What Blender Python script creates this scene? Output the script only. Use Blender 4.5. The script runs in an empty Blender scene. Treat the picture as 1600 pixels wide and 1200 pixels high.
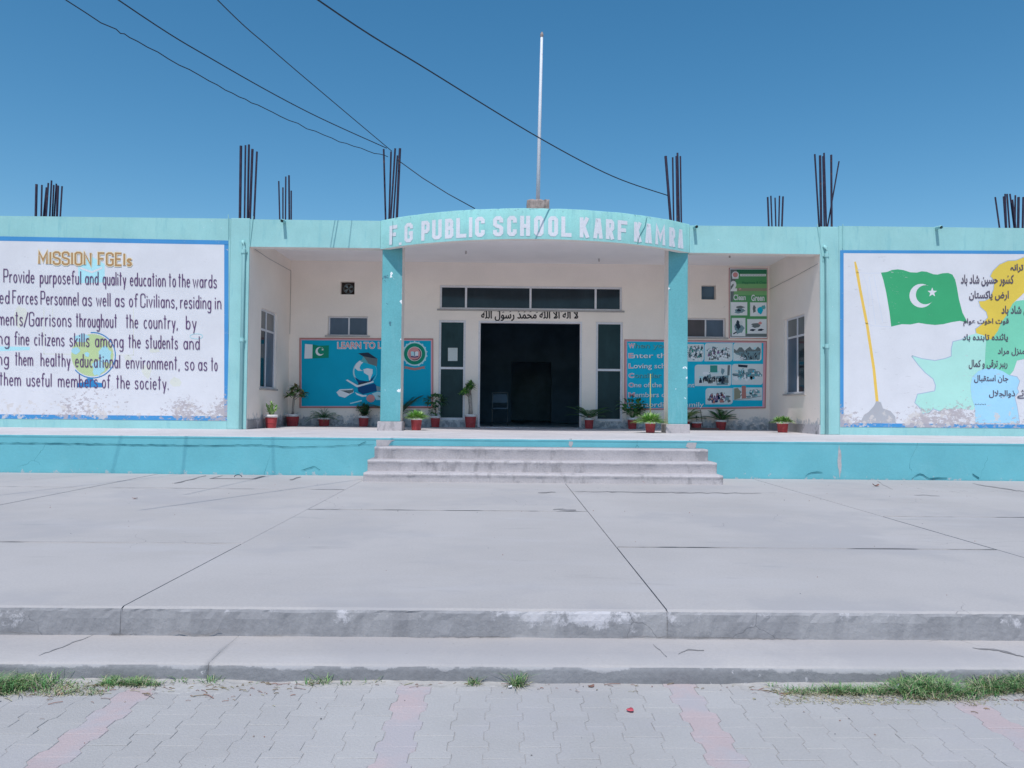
import bpy, bmesh, math, random, unicodedata
from mathutils import Vector, Matrix, noise as mnoise
from mathutils.geometry import tessellate_polygon
R = math.radians
C = bpy.context.scene
COL = C.collection

# ------------------------------------------------------------------ camera, world, sun, exposure
EYE = Vector((0.0, 0.0, 1.15))
FPX = 1200.0
_th, _ph, _ro = R(0.62), math.atan(35 / 1200), -0.0094
_h = Vector((math.sin(_th), math.cos(_th), 0))
CF = (_h * math.cos(_ph) + Vector((0, 0, 1)) * math.sin(_ph)).normalized()
_R0 = Vector((math.cos(_th), -math.sin(_th), 0))
_U0 = _R0.cross(CF)
CR = _R0 * math.cos(_ro) + _U0 * (-math.sin(_ro))
CU = _U0 * math.cos(_ro) + _R0 * math.sin(_ro)
cam = bpy.data.cameras.new('camera')
cam.sensor_width = 36; cam.lens = 36 * FPX / 1600; cam.clip_end = 3000; cam.clip_start = 0.05
co = bpy.data.objects.new('camera', cam); COL.objects.link(co)
m3 = Matrix((CR, CU, -CF)).transposed()
co.matrix_world = Matrix.Translation(EYE) @ m3.to_4x4()
C.camera = co

SUN_EL, SUN_AZ = R(61), R(10)      # azimuth: to the left of straight behind the camera
w = bpy.data.worlds.new('World'); C.world = w; w.use_nodes = True
nt = w.node_tree; bgn = nt.nodes['Background']
sky = nt.nodes.new('ShaderNodeTexSky'); sky.sky_type = 'NISHITA'; sky.sun_disc = False
sky.sun_elevation = SUN_EL; sky.sun_rotation = math.pi + SUN_AZ
sky.altitude = 300; sky.air_density = 1.0; sky.dust_density = 0.55; sky.ozone_density = 1.2
hs = nt.nodes.new('ShaderNodeHueSaturation'); hs.inputs['Saturation'].default_value = 1.34; hs.inputs['Hue'].default_value = 0.489
nt.links.new(sky.outputs[0], hs.inputs['Color']); nt.links.new(hs.outputs[0], bgn.inputs[0]); bgn.inputs[1].default_value = 0.15
sl = bpy.data.lights.new('sun', 'SUN'); sl.energy = 4.1; sl.angle = R(0.5); sl.color = (1.0, 0.965, 0.93)
so = bpy.data.objects.new('sun', sl); COL.objects.link(so)
sd = Vector((-math.sin(SUN_AZ) * math.cos(SUN_EL), -math.cos(SUN_AZ) * math.cos(SUN_EL), math.sin(SUN_EL)))
so.rotation_euler = (-sd).to_track_quat('-Z', 'Y').to_euler(); so.location = (-4, -6, 20)
C.view_settings.view_transform = 'Standard'; C.view_settings.look = 'None'
C.view_settings.gamma = 1; C.view_settings.use_curve_mapping = False; C.view_settings.exposure = -0.20
C.render.engine = 'CYCLES'
C.cycles.max_bounces = 8; C.cycles.diffuse_bounces = 5

# main planes of the place (metres)
PF, PZ = 12.6, 0.62           # platform front, platform height
W, B = 16.1, 19.2             # wing wall plane, back wall of the porch
ZT, ZB, ZC = 5.04, 4.45, 4.75 # parapet top, beam underside, porch ceiling
TF, LF = 4.38, 3.93           # terrace front edge, low step front
GZ, LZ = -0.25, -0.16         # paving level, low step level

# ------------------------------------------------------------------ survey helpers: sight line of the photograph -> point on a plane of the place
def ray(px, py): return CF + CR * ((px - 800) / FPX) + CU * ((600 - py) / FPX)
def onY(px, py, Y=W):
    d = ray(px, py); t = Y / d.y; p = EYE + d * t; return p
def onX(px, py, X):
    d = ray(px, py); t = X / d.x; return EYE + d * t
def onZ(px, py, Z):
    d = ray(px, py); t = (Z - EYE.z) / d.z; return EYE + d * t
def X_(px, Y=W, py=520): return onY(px, py, Y).x
def Z_(px, py, Y=W): return onY(px, py, Y).z

# ------------------------------------------------------------------ materials
MATS = {}
def lin(c):
    c = c / 255.0
    return c / 12.92 if c <= 0.04045 else ((c + 0.055) / 1.055) ** 2.4
def rgb(r, g, b, k=1.0): return (lin(r) * k, lin(g) * k, lin(b) * k)
def M(name, col, rough=0.85, var=0.08, vscale=1.2, fine=0.06, bump=0.25, bscale=45, layers=(), spec=0.3, metal=0, rnd=0.0, stretch=None):
    if name in MATS: return MATS[name]
    m = bpy.data.materials.new(name); m.use_nodes = True; MATS[name] = m
    t = m.node_tree; N = t.nodes.new; L = t.links.new
    bs = t.nodes['Principled BSDF']
    bs.inputs['Roughness'].default_value = rough; bs.inputs['Metallic'].default_value = metal
    bs.inputs['Specular IOR Level'].default_value = spec
    g = N('ShaderNodeNewGeometry'); pos = g.outputs['Position']
    def noise(scale, detail=4, off=0.0, st=None, rg=0.6, dist=0.0):
        mp = N('ShaderNodeMapping'); mp.inputs['Location'].default_value = (off * 3.1, off * 1.7, off * 2.3)
        if st: mp.inputs['Scale'].default_value = st
        L(pos, mp.inputs[0]); n = N('ShaderNodeTexNoise'); n.inputs['Scale'].default_value = scale
        n.inputs['Detail'].default_value = detail; n.inputs['Roughness'].default_value = rg
        n.inputs['Distortion'].default_value = dist
        L(mp.outputs[0], n.inputs['Vector']); return n.outputs['Fac']
    def mr(v, a, b, c, d, smooth=True):
        n = N('ShaderNodeMapRange'); n.inputs[1].default_value = a; n.inputs[2].default_value = b
        n.inputs[3].default_value = c; n.inputs[4].default_value = d
        if smooth: n.interpolation_type = 'SMOOTHSTEP'
        L(v, n.inputs[0]); return n.outputs[0]
    def math_(op, a, b):
        n = N('ShaderNodeMath'); n.operation = op
        for i, v in enumerate((a, b)):
            if isinstance(v, (int, float)): n.inputs[i].default_value = v
            else: L(v, n.inputs[i])
        return n.outputs[0]
    v = math_('ADD', mr(noise(vscale, 5, 1.3, stretch), 0.3, 0.7, 1 - var, 1 + var), mr(noise(bscale * 0.8, 3, 5.0), 0.3, 0.7, -fine, fine))
    if rnd:
        oi = N('ShaderNodeObjectInfo'); v = math_('ADD', v, mr(oi.outputs['Random'], 0, 1, -rnd, rnd, False))
    vm = N('ShaderNodeVectorMath'); vm.operation = 'SCALE'; vm.inputs[0].default_value = col; L(v, vm.inputs['Scale'])
    cur = vm.outputs[0]
    hgt = noise(bscale, 4, 9.0)
    for ly in layers:
        sc = ly.get('scale', 4)
        if ly.get('kind') == 'crack':
            nz = N('ShaderNodeTexNoise'); nz.inputs['Scale'].default_value = sc * 1.7; nz.inputs['Detail'].default_value = 5; L(pos, nz.inputs['Vector'])
            va = N('ShaderNodeVectorMath'); va.operation = 'MULTIPLY_ADD'; L(nz.outputs['Color'], va.inputs[0])
            va.inputs[1].default_value = (0.5 / sc,) * 3; L(pos, va.inputs[2])
            vo = N('ShaderNodeTexVoronoi'); vo.feature = 'DISTANCE_TO_EDGE'; vo.inputs['Scale'].default_value = sc; L(va.outputs[0], vo.inputs['Vector'])
            mk = mr(vo.outputs['Distance'], 0.0, ly.get('w', 0.006) * sc, 1, 0)
            mk = math_('MULTIPLY', mk, mr(noise(ly.get('msc', 0.7), 2, ly.get('seed', 2)), ly.get('lo', 0.52), ly.get('hi', 0.6), 0, 1))
        else:
            mk = noise(sc, ly.get('detail', 8), ly.get('seed', 3.0), ly.get('st'), ly.get('rg', 0.65), ly.get('dist', 0.0))
            if 'z' in ly:       # (z0, z1, bias at z0, bias at z1)
                sp = N('ShaderNodeSeparateXYZ'); L(pos, sp.inputs[0])
                z0, z1, b0, b1 = ly['z']; mk = math_('ADD', mk, mr(sp.outputs[2], z0, z1, b0, b1))
            if 'big' in ly:     # (scale, amplitude) patches where the wear gathers
                bsz, amp = ly['big']; mk = math_('ADD', mk, mr(noise(bsz, 2, ly.get('seed', 3) + 7), 0.3, 0.7, -amp, amp))
            mk = mr(mk, ly.get('lo', 0.6), ly.get('hi', 0.63), 0, 1)
        mk = math_('MULTIPLY', mk, ly.get('k', 1.0))
        mx = N('ShaderNodeMix'); mx.data_type = 'RGBA'; L(mk, mx.inputs[0]); L(cur, mx.inputs[6]); mx.inputs[7].default_value = (*ly['col'], 1)
        cur = mx.outputs[2]
        if ly.get('dent'): hgt = math_('SUBTRACT', hgt, math_('MULTIPLY', mk, ly['dent']))
    L(cur, bs.inputs['Base Color'])
    if bump:
        bp = N('ShaderNodeBump'); bp.inputs['Strength'].default_value = bump; bp.inputs['Distance'].default_value = 0.01
        L(hgt, bp.inputs['Height']); L(bp.outputs[0], bs.inputs['Normal'])
    return m

PLASTER = (0.36, 0.33, 0.33)
TEAL = (0.31, 0.575, 0.575)
def teal_layers(seed):
    return [dict(scale=2.2, seed=seed, lo=0.48, hi=0.75, col=(0.38, 0.64, 0.63), k=0.5, st=(1, 1, 0.5)),
            dict(scale=4, seed=seed + 1, lo=0.52, hi=0.72, col=(0.20, 0.46, 0.50), k=0.50, st=(2.2, 2.2, 0.35)),
            dict(scale=14, seed=seed + 2, lo=0.72, hi=0.74, col=(0.7, 0.78, 0.8), big=(0.8, 0.05))]
M('teal_paint', TEAL, 0.8, 0.05, fine=0.025, layers=teal_layers(1), bump=0.18)
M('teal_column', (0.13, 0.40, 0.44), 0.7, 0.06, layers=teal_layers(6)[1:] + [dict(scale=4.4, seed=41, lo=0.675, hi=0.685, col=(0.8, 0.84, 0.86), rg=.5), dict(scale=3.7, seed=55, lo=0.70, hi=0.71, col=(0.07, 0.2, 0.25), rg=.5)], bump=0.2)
M('teal_fascia', (0.28, 0.575, 0.555), 0.8, 0.08, layers=teal_layers(3) + [
    dict(scale=9, seed=9, lo=0.64, hi=0.68, z=(4.72, 5.06, -0.14, 0.09), col=(0.15, 0.30, 0.32), k=0.7, rg=.75),
    dict(scale=3, seed=12, lo=0.5, hi=0.7, st=(3, 3, 0.3), col=(0.2, 0.45, 0.46), k=0.55),
    dict(scale=16, seed=19, lo=0.66, hi=0.70, big=(1.5, 0.05), col=(0.16, 0.38, 0.40), k=0.7),
    dict(scale=1.2, seed=21, lo=0.45, hi=0.7, col=(0.33, 0.62, 0.64), k=0.6)], bump=0.25)
M('plinth_teal', (0.145, 0.45, 0.515), 0.75, 0.05, fine=0.02, layers=[
    dict(scale=2, seed=4, lo=0.5, hi=0.8, col=(0.20, 0.50, 0.56), k=0.6),
    dict(scale=11, seed=5, lo=0.66, hi=0.68, z=(0.0, 0.16, 0.10, -0.06), col=(0.42, 0.47, 0.5), k=0.8),
    dict(scale=7, seed=8, lo=0.70, hi=0.73, col=(0.10, 0.33, 0.4), k=0.7, st=(1, 1, 2)),
    dict(kind='crack', scale=0.8, w=0.004, lo=0.55, hi=0.6, col=(0.03, 0.16, 0.2), k=0.9, dent=0.6)], bump=0.25)
M('cream_wall', (0.92, 0.815, 0.74), 0.9, 0.04, vscale=0.8, fine=0.015, layers=[
    dict(scale=5, seed=4, lo=0.55, hi=0.72, z=(0.62, 1.35, 0.26, -0.30), col=(0.42, 0.45, 0.49), k=0.85),
    dict(scale=8, seed=14, lo=0.62, hi=0.66, z=(0.62, 1.15, 0.16, -0.25), col=(0.16, 0.18, 0.21), k=0.6),
    dict(scale=4, seed=24, lo=0.7, hi=0.73, col=(0.45, 0.42, 0.4), k=0.5)], bump=0.15)
M('ceiling_paint', (0.92, 0.88, 0.89), 0.9, 0.03, fine=0.01, bump=0.05)
M('cream_edge', (0.80, 0.73, 0.68), 0.9, 0.05, bump=0.1)
PEEL = [dict(scale=11, seed=3, lo=0.60, hi=0.63, z=(0.85, 1.80, 0.11, -0.18), big=(0.6, 0.12), col=(0.43, 0.38, 0.40), k=.9, dent=0.5, rg=0.78, st=(.8, 1, 1.3)),
        dict(scale=9, seed=6, lo=0.60, hi=0.66, z=(1.0, 1.6, 0.05, -0.3), big=(0.9, 0.08), col=(0.62, 0.57, 0.55), k=0.8),
        dict(scale=5, seed=31, lo=0.645, hi=0.68, st=(0.8, 1, 3.2), big=(0.5, 0.05), col=(0.52, 0.50, 0.53), k=0.7, rg=0.75)]
def painted(name, col, **kw): return M(name, col, 0.8, 0.04, fine=0.012, layers=PEEL, bump=0.05, **kw)
painted('mural_white', (0.68, 0.67, 0.705))
painted('mural_blue', (0.06, 0.27, 0.56))
painted('mural_purple', (0.12, 0.06, 0.15))
painted('mural_gold', (0.42, 0.24, 0.11)); painted('mural_cream', (0.80, 0.70, 0.50))
painted('mural_green', (0.045, 0.36, 0.16)); painted('mural_yellow', (0.74, 0.54, 0.08))
painted('mural_orange', (0.80, 0.52, 0.10))
painted('mural_punjab', (0.20, 0.60, 0.42)); painted('mural_mint', (0.42, 0.72, 0.64)); painted('mural_sky', (0.36, 0.64, 0.82))
painted('mural_outline', (0.38, 0.46, 0.60)); painted('mural_ink', (0.10, 0.08, 0.12)); painted('mural_rock', (0.42, 0.42, 0.45))
painted('mural_pale_teal', (0.42, 0.72, 0.78)); painted('mural_lime', (0.47, 0.58, 0.30)); painted('mural_pale_yellow', (0.66, 0.66, 0.60))
painted('mural_aqua', (0.36, 0.62, 0.70)); painted('mural_faint', (0.62, 0.64, 0.72)); painted('mural_steel', (0.03, 0.22, 0.48))
CONC = (0.425, 0.40, 0.395)
M('concrete_slab', CONC, 0.9, 0.05, vscale=0.6, fine=0.035, layers=[
    dict(scale=1.1, seed=2, lo=0.5, hi=0.75, col=(0.46, 0.445, 0.46), k=0.5, st=(0.5, 1.6, 1)),
    dict(scale=3.0, seed=5, lo=0.6, hi=0.8, col=(0.30, 0.285, 0.29), k=0.75, st=(0.4, 1.8, 1), detail=12),
    dict(scale=0.55, seed=27, lo=0.5, hi=0.62, col=(0.37, 0.355, 0.365), k=0.6, detail=7),
    dict(scale=38, seed=28, lo=0.68, hi=0.72, col=(0.27, 0.25, 0.25), k=0.5, big=(0.9, 0.05)),
    dict(scale=1.6, seed=17, lo=0.65, hi=0.70, col=(0.31, 0.31, 0.32), k=0.45, st=(0.5, 1.4, 1), detail=10),
    dict(scale=9, seed=18, lo=0.70, hi=0.74, col=(0.52, 0.51, 0.53), k=0.5),
    dict(kind='crack', scale=0.55, w=0.0035, lo=0.55, hi=0.62, msc=0.5, col=(0.15, 0.14, 0.15), k=0.7, seed=4)], bump=0.15, bscale=70)
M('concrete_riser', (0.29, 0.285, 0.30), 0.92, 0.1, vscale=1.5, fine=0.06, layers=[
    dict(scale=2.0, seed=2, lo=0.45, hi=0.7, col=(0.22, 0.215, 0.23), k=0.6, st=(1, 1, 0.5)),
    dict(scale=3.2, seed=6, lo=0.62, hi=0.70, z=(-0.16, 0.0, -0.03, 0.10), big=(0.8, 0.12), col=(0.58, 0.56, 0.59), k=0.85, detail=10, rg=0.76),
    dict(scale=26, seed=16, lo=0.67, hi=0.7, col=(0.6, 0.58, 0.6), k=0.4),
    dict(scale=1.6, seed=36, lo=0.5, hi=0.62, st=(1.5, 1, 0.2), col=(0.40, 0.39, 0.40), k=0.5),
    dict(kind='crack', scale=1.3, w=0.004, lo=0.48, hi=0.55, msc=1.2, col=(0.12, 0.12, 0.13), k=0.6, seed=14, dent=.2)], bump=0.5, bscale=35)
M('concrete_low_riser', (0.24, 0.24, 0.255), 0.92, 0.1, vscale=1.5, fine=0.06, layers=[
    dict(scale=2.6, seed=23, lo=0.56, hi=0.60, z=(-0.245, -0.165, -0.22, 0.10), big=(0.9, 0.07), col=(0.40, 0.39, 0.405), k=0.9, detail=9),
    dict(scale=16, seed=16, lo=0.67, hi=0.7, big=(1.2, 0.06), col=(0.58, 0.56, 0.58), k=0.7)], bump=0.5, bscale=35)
M('step_concrete', (0.47, 0.435, 0.445), 0.92, 0.06, vscale=1.2, fine=0.06, layers=[
    dict(scale=7, seed=2, lo=0.52, hi=0.68, big=(1.3, 0.1), col=(0.27, 0.25, 0.26), k=0.6, detail=9, st=(1.3, 1.3, 0.6)),
    dict(scale=5, seed=12, lo=0.6, hi=0.7, col=(0.50, 0.48, 0.50), k=0.5)], bump=0.4)
M('platform_floor', (0.56, 0.53, 0.54), 0.6, 0.06, vscale=1.5, layers=[
    dict(scale=1.5, seed=2, lo=0.5, hi=0.7, col=(0.40, 0.37, 0.38), k=0.6, st=(0.6, 2.2, 1)),
    dict(scale=3, seed=8, lo=0.6, hi=0.7, col=(0.62, 0.60, 0.62), k=0.5, st=(0.6, 2.2, 1))], bump=0.1)
M('paver_grey', (0.415, 0.40, 0.395), 0.92, 0.06, vscale=1.0, fine=0.03, rnd=0.03, layers=[
    dict(scale=1.2, seed=7, lo=0.45, hi=0.7, col=(0.41, 0.395, 0.41), k=0.6),
    dict(scale=60, seed=9, lo=0.68, hi=0.72, col=(0.25, 0.25, 0.27), k=0.3)], bump=0.4, bscale=110)
M('paver_pink', (0.47, 0.385, 0.39), 0.92, 0.06, vscale=1.0, fine=0.03, rnd=0.03, layers=[
    dict(scale=2.6, seed=7, lo=0.42, hi=0.62, col=(0.42, 0.40, 0.42), k=0.85),
    dict(scale=60, seed=9, lo=0.68, hi=0.72, col=(0.28, 0.23, 0.25), k=0.3)], bump=0.4, bscale=110)
M('joint_sand', (0.40, 0.385, 0.38), 0.95, 0.1, bump=0.3)
M('dust', (0.41, 0.395, 0.385), 0.95, 0.08, vscale=6, layers=[dict(scale=22, seed=2, lo=0.55, hi=0.7, col=(0.28, 0.26, 0.22), k=0.6)], bump=0.5)
M('dark_gap', (0.17, 0.165, 0.17), 0.95)
M('joint_dark', (0.24, 0.23, 0.235), 0.95, 0.3, vscale=3)
M('joint_teal', (0.06, 0.2, 0.22), 0.9)
M('plinth_crack', (0.03, 0.16, 0.20), 0.9)
M('earth', (0.25, 0.25, 0.24), 0.95, 0.2, vscale=0.3)
M('rebar_steel', (0.04, 0.032, 0.06), 0.7, 0.2, vscale=8, layers=[dict(scale=7, seed=2, lo=0.58, hi=0.7, col=(0.16, 0.075, 0.06), k=0.7)], bump=0.2, metal=0.3)
M('wire_black', (0.02, 0.03, 0.05), 0.6, bump=0)
M('pole_white', (0.66, 0.67, 0.72), 0.55, 0.08, layers=[dict(scale=3, seed=5, lo=0.66, hi=0.7, col=(0.32, 0.22, 0.18), k=0.8, st=(1, 1, 2))], bump=0.05)
M('rubble', (0.34, 0.27, 0.25), 0.95, 0.25, vscale=12, bump=0.9, bscale=30)
M('aluminium', (0.72, 0.71, 0.75), 0.45, 0.05, metal=0.0, bump=0.05)
M('door_frame_paint', (0.74, 0.71, 0.74), 0.6, 0.06, bump=0.05)
M('sill_plaster', (0.42, 0.39, 0.38), 0.9, 0.1)
def glass(name, col, rough=0.08):
    m = M(name, col, rough, 0.15, vscale=1.3, fine=0.0, bump=0.0, spec=0.5, layers=[dict(scale=1.5, seed=9, lo=0.4, hi=0.75, st=(2, 2, 0.6), col=tuple(c * 1.7 for c in col), k=0.6)])
    return m
glass('glass_dark', (0.018, 0.028, 0.037)); glass('glass_green', (0.02, 0.045, 0.052), 0.3)
MATS['glass_green'].node_tree.nodes['Principled BSDF'].inputs['Specular IOR Level'].default_value = 0.12
MATS['glass_dark'].node_tree.nodes['Principled BSDF'].inputs['Specular IOR Level'].default_value = 0.3
glass('glass_blue', (0.06, 0.09, 0.14), 0.3); glass('glass_brown', (0.07, 0.055, 0.06), 0.4); glass('glass_grey', (0.14, 0.145, 0.15), 0.3)
M('interior', (0.28, 0.42, 0.52), 0.9, 0.2); M('interior_floor', (0.30, 0.40, 0.45), 0.4, 0.2)
M('interior_panel', (0.10, 0.16, 0.22), 0.8, 0.2)
M('letter_white', (0.70, 0.70, 0.75), 0.8, 0.04, layers=[dict(scale=17, seed=47, lo=0.70, hi=0.73, col=(0.25, 0.50, 0.52), k=0.8, z=(4.45, 4.9, 0.03, 0.0))], bump=0.15)
M('ink_black', (0.03, 0.025, 0.03), 0.8, bump=0)
def pr(name, col): return M(name, col, 0.6, 0.05, vscale=1.0, fine=0.0, bump=0.0, spec=0.12)
pr('print_blue', (0.004, 0.40, 0.60)); pr('print_blue_light', (0.008, 0.50, 0.72)); pr('print_salmon', (0.68, 0.30, 0.30)); pr('print_white', (0.80, 0.84, 0.88))
pr('print_green', (0.01, 0.27, 0.17)); pr('print_dark', (0.03, 0.05, 0.08)); pr('print_pale', (0.48, 0.74, 0.80)); pr('print_navy', (0.01, 0.08, 0.22))
pr('print_teal', (0.12, 0.45, 0.50)); pr('print_pink', (0.74, 0.38, 0.44)); pr('print_border', (0.50, 0.22, 0.20)); pr('print_olive', (0.06, 0.22, 0.20))
pr('print_photo_light', (0.68, 0.76, 0.78)); pr('print_photo_mid', (0.20, 0.33, 0.38)); pr('print_photo_green', (0.05, 0.30, 0.26)); pr('print_tan', (0.30, 0.30, 0.22))
pr('print_leaf', (0.10, 0.36, 0.15)); pr('print_leaf_dark', (0.04, 0.20, 0.11)); pr('print_leaf_light', (0.20, 0.46, 0.20)); pr('print_grey', (0.16, 0.20, 0.21)); pr('print_purple', (0.25, 0.16, 0.30))
M('pot_red', (0.40, 0.055, 0.06), 0.55, 0.12, vscale=9, layers=[dict(scale=10, seed=3, lo=0.6, hi=0.75, z=(0.6, 0.95, 0.06, -0.06), col=(0.45, 0.25, 0.22), k=0.5)], bump=0.1)
M('pot_rim', (0.74, 0.70, 0.70), 0.6, 0.1, vscale=9, layers=[dict(scale=14, seed=3, lo=0.6, hi=0.65, col=(0.35, 0.2, 0.18), k=0.6)], bump=0.1)
M('soil', (0.09, 0.07, 0.055), 0.95, 0.3, vscale=30, bump=0.8)
def leafm(name, col): 
    m = M(name, col, 0.55, 0.22, vscale=14, fine=0.05, bump=0.1, layers=[dict(scale=9, seed=3, lo=0.55, hi=0.7, col=(col[0] * 1.8 + 0.02, col[1] * 1.35, col[2] * 0.9), k=0.6)])
    b = m.node_tree.nodes['Principled BSDF']; b.inputs['Subsurface Weight'].default_value = 0.0
    return m
leafm('leaf_light', (0.20, 0.42, 0.08)); leafm('leaf_mid', (0.08, 0.21, 0.06)); leafm('leaf_dark', (0.035, 0.11, 0.055)); leafm('leaf_pale', (0.30, 0.42, 0.17))
leafm('leaf_dry', (0.22, 0.16, 0.08)); leafm('grass_green', (0.10, 0.26, 0.08)); leafm('grass_straw', (0.40, 0.37, 0.25)); leafm('grass_pale', (0.22, 0.33, 0.14))
M('bark_pale', (0.38, 0.33, 0.30), 0.9, 0.25, vscale=20, bump=0.5); M('bark_brown', (0.17, 0.12, 0.10), 0.9, 0.25, vscale=25, bump=0.6)
M('bamboo', (0.42, 0.38, 0.12), 0.6, 0.1)
M('brown_board', (0.17, 0.10, 0.09), 0.8, 0.15)
M('paper', (0.55, 0.60, 0.60), 0.7, 0.03); M('chair_steel', (0.20, 0.24, 0.26), 0.5, metal=0.2); M('plastic_white', (0.8, 0.8, 0.82), 0.5); M('plastic_yellow', (0.75, 0.62, 0.10), 0.4)
M('petal_red', (0.70, 0.12, 0.15), 0.6); M('leaf_orange', (0.45, 0.13, 0.06), 0.7); M('leaf_fallen', (0.30, 0.16, 0.13), 0.8)
M('vent_brown', (0.05, 0.035, 0.03), 0.8)

# ------------------------------------------------------------------ mesh builder and tagging
class MB:
    def __init__(s): s.v = []; s.f = []; s.mi = []; s.m = []; s.smooth = False
    def mat(s, name):
        if name not in s.m: s.m.append(name)
        return s.m.index(name)
    def face(s, pts, mat):
        i = len(s.v); s.v += [tuple(p) for p in pts]; s.f.append(tuple(range(i, i + len(pts)))); s.mi.append(s.mat(mat))
    def box(s, x0, x1, y0, y1, z0, z1, mat, skip=''):
        i = len(s.v); k = s.mat(mat)
        s.v += [(x0, y0, z0), (x1, y0, z0), (x1, y1, z0), (x0, y1, z0), (x0, y0, z1), (x1, y0, z1), (x1, y1, z1), (x0, y1, z1)]
        for n, q in (('b', (0, 3, 2, 1)), ('t', (4, 5, 6, 7)), ('f', (0, 1, 5, 4)), ('r', (1, 2, 6, 5)), ('k', (2, 3, 7, 6)), ('l', (3, 0, 4, 7))):
            if n not in skip: s.f.append(tuple(i + a for a in q)); s.mi.append(k)
    def tube(s, pts, rad, mat, n=6, caps=True):
        pts = [Vector(p) for p in pts]; k = s.mat(mat); base = len(s.v)
        rads = rad if isinstance(rad, (list, tuple)) else [rad] * len(pts)
        for i, p in enumerate(pts):
            d = (pts[min(i + 1, len(pts) - 1)] - pts[max(i - 1, 0)]).normalized()
            a = d.cross(Vector((0.13, 0.2, 1)) if abs(d.z) < 0.9 else Vector((0, 1, 0.1))).normalized(); b = d.cross(a)
            for j in range(n):
                t = 2 * math.pi * j / n; s.v.append(tuple(p + (a * math.cos(t) + b * math.sin(t)) * rads[i]))
        for i in range(len(pts) - 1):
            for j in range(n):
                a0 = base + i * n + j; a1 = base + i * n + (j + 1) % n
                s.f.append((a0, a1, a1 + n, a0 + n)); s.mi.append(k)
        if caps:
            s.f.append(tuple(base + j for j in range(n))[::-1]); s.mi.append(k)
            e = base + (len(pts) - 1) * n; s.f.append(tuple(e + j for j in range(n))); s.mi.append(k)
    def lathe(s, prof, mat, n=20, cx=0, cy=0):
        k = s.mat(mat); b = len(s.v)
        for r, z in prof:
            for j in range(n):
                t = 2 * math.pi * j / n; s.v.append((cx + r * math.cos(t), cy + r * math.sin(t), z))
        for i in range(len(prof) - 1):
            for j in range(n):
                a0 = b + i * n + j; a1 = b + i * n + (j + 1) % n
                s.f.append((a0, a1, a1 + n, a0 + n)); s.mi.append(k)
    def build(s, name, parent=None, smooth=False, bevel=0, loc=None):
        me = bpy.data.meshes.new(name); me.from_pydata(s.v, [], s.f)
        for n in s.m: me.materials.append(MATS[n])
        me.polygons.foreach_set('material_index', s.mi)
        if smooth: me.polygons.foreach_set('use_smooth', [True] * len(s.f))
        me.update()
        o = bpy.data.objects.new(name, me); COL.objects.link(o)
        if loc is not None: o.location = loc
        if parent: o.parent = parent
        if bevel:
            b = o.modifiers.new('b', 'BEVEL'); b.width = bevel; b.segments = 2; b.limit_method = 'ANGLE'
        return o
def tag(o, label=None, cat=None, group=None, kind=None):
    if label: o['label'] = label
    if cat: o['category'] = cat
    if group: o['group'] = group
    if kind: o['kind'] = kind
    return o
def empty(name, loc=(0, 0, 0), **kw):
    o = bpy.data.objects.new(name, None); o.location = loc; o.empty_display_size = 0.2; COL.objects.link(o); return tag(o, **kw)
def copy_tree(o, parent=None):
    c = o.copy(); COL.objects.link(c)
    if parent: c.parent = parent
    for ch in list(o.children): copy_tree(ch, c)
    return c
def rel(o, parent):      # parent without moving
    o.parent = parent; o.matrix_parent_inverse = parent.matrix_world.inverted() if parent.type != 'EMPTY' else Matrix.Translation(-Vector(parent.location))
    return o

# flat paint / print on a vertical plane facing the camera side: points are survey sight lines mapped on that plane
class Flat(MB):
    def __init__(s, Y, tr=None, step=0.0012, base=0.001):
        super().__init__(); s.Y = Y; s.tr = tr or (lambda x, y: (x, y)); s.step = step; s.base = base; s.layer = 0
    def P(s, x, y, lay=None):
        px, py = s.tr(x, y); p = onY(px, py, s.Y); p = Vector(p); p.y = s.Y - s.base - s.step * (s.layer if lay is None else lay); return p
    def poly(s, pts, mat, lay=None):
        s.layer += 1 if lay is None else 0
        q = [s.P(x, y, lay) for x, y in pts]; i = len(s.v); s.v += [tuple(a) for a in q]; k = s.mat(mat)
        for t in tessellate_polygon([[Vector((a.x, a.z, 0)) for a in q]]):
            a, b, c = (q[j] for j in t)
            nrm = (b - a).cross(c - a)
            s.f.append(tuple(i + j for j in (t if nrm.y < 0 else t[::-1]))); s.mi.append(k)
    def rib(s, pts, wd, mat, closed=False, lay=None):
        s.layer += 1 if lay is None else 0
        n = len(pts); out = []
        P = [Vector(p) for p in pts]
        def dr(a, b):
            d = (b - a); return d.normalized() if d.length > 1e-9 else Vector((1, 0))
        for i in range(n):
            if closed: d0 = dr(P[i - 1], P[i]); d1 = dr(P[i], P[(i + 1) % n])
            else:
                d1 = dr(P[i], P[i + 1]) if i < n - 1 else dr(P[i - 1], P[i]); d0 = dr(P[i - 1], P[i]) if i > 0 else d1
            n0 = Vector((-d0.y, d0.x)); n1 = Vector((-d1.y, d1.x)); mtr = n0 + n1
            if mtr.length < 0.3: mtr = n1
            mtr.normalize(); k = 1 / max(0.45, mtr.dot(n1)); ww = wd if not isinstance(wd, (list, tuple)) else wd[i]
            out.append((P[i] + mtr * ww / 2 * k, P[i] - mtr * ww / 2 * k))
        rng = n if closed else n - 1
        for i in range(rng):
            a, b = out[i]; c, d = out[(i + 1) % n]
            q = [s.P(a.x, a.y, lay), s.P(b.x, b.y, lay), s.P(d.x, d.y, lay), s.P(c.x, c.y, lay)]
            if (q[1] - q[0]).cross(q[2] - q[0]).y > 0: q.reverse()
            s.face(q, mat)
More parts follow.
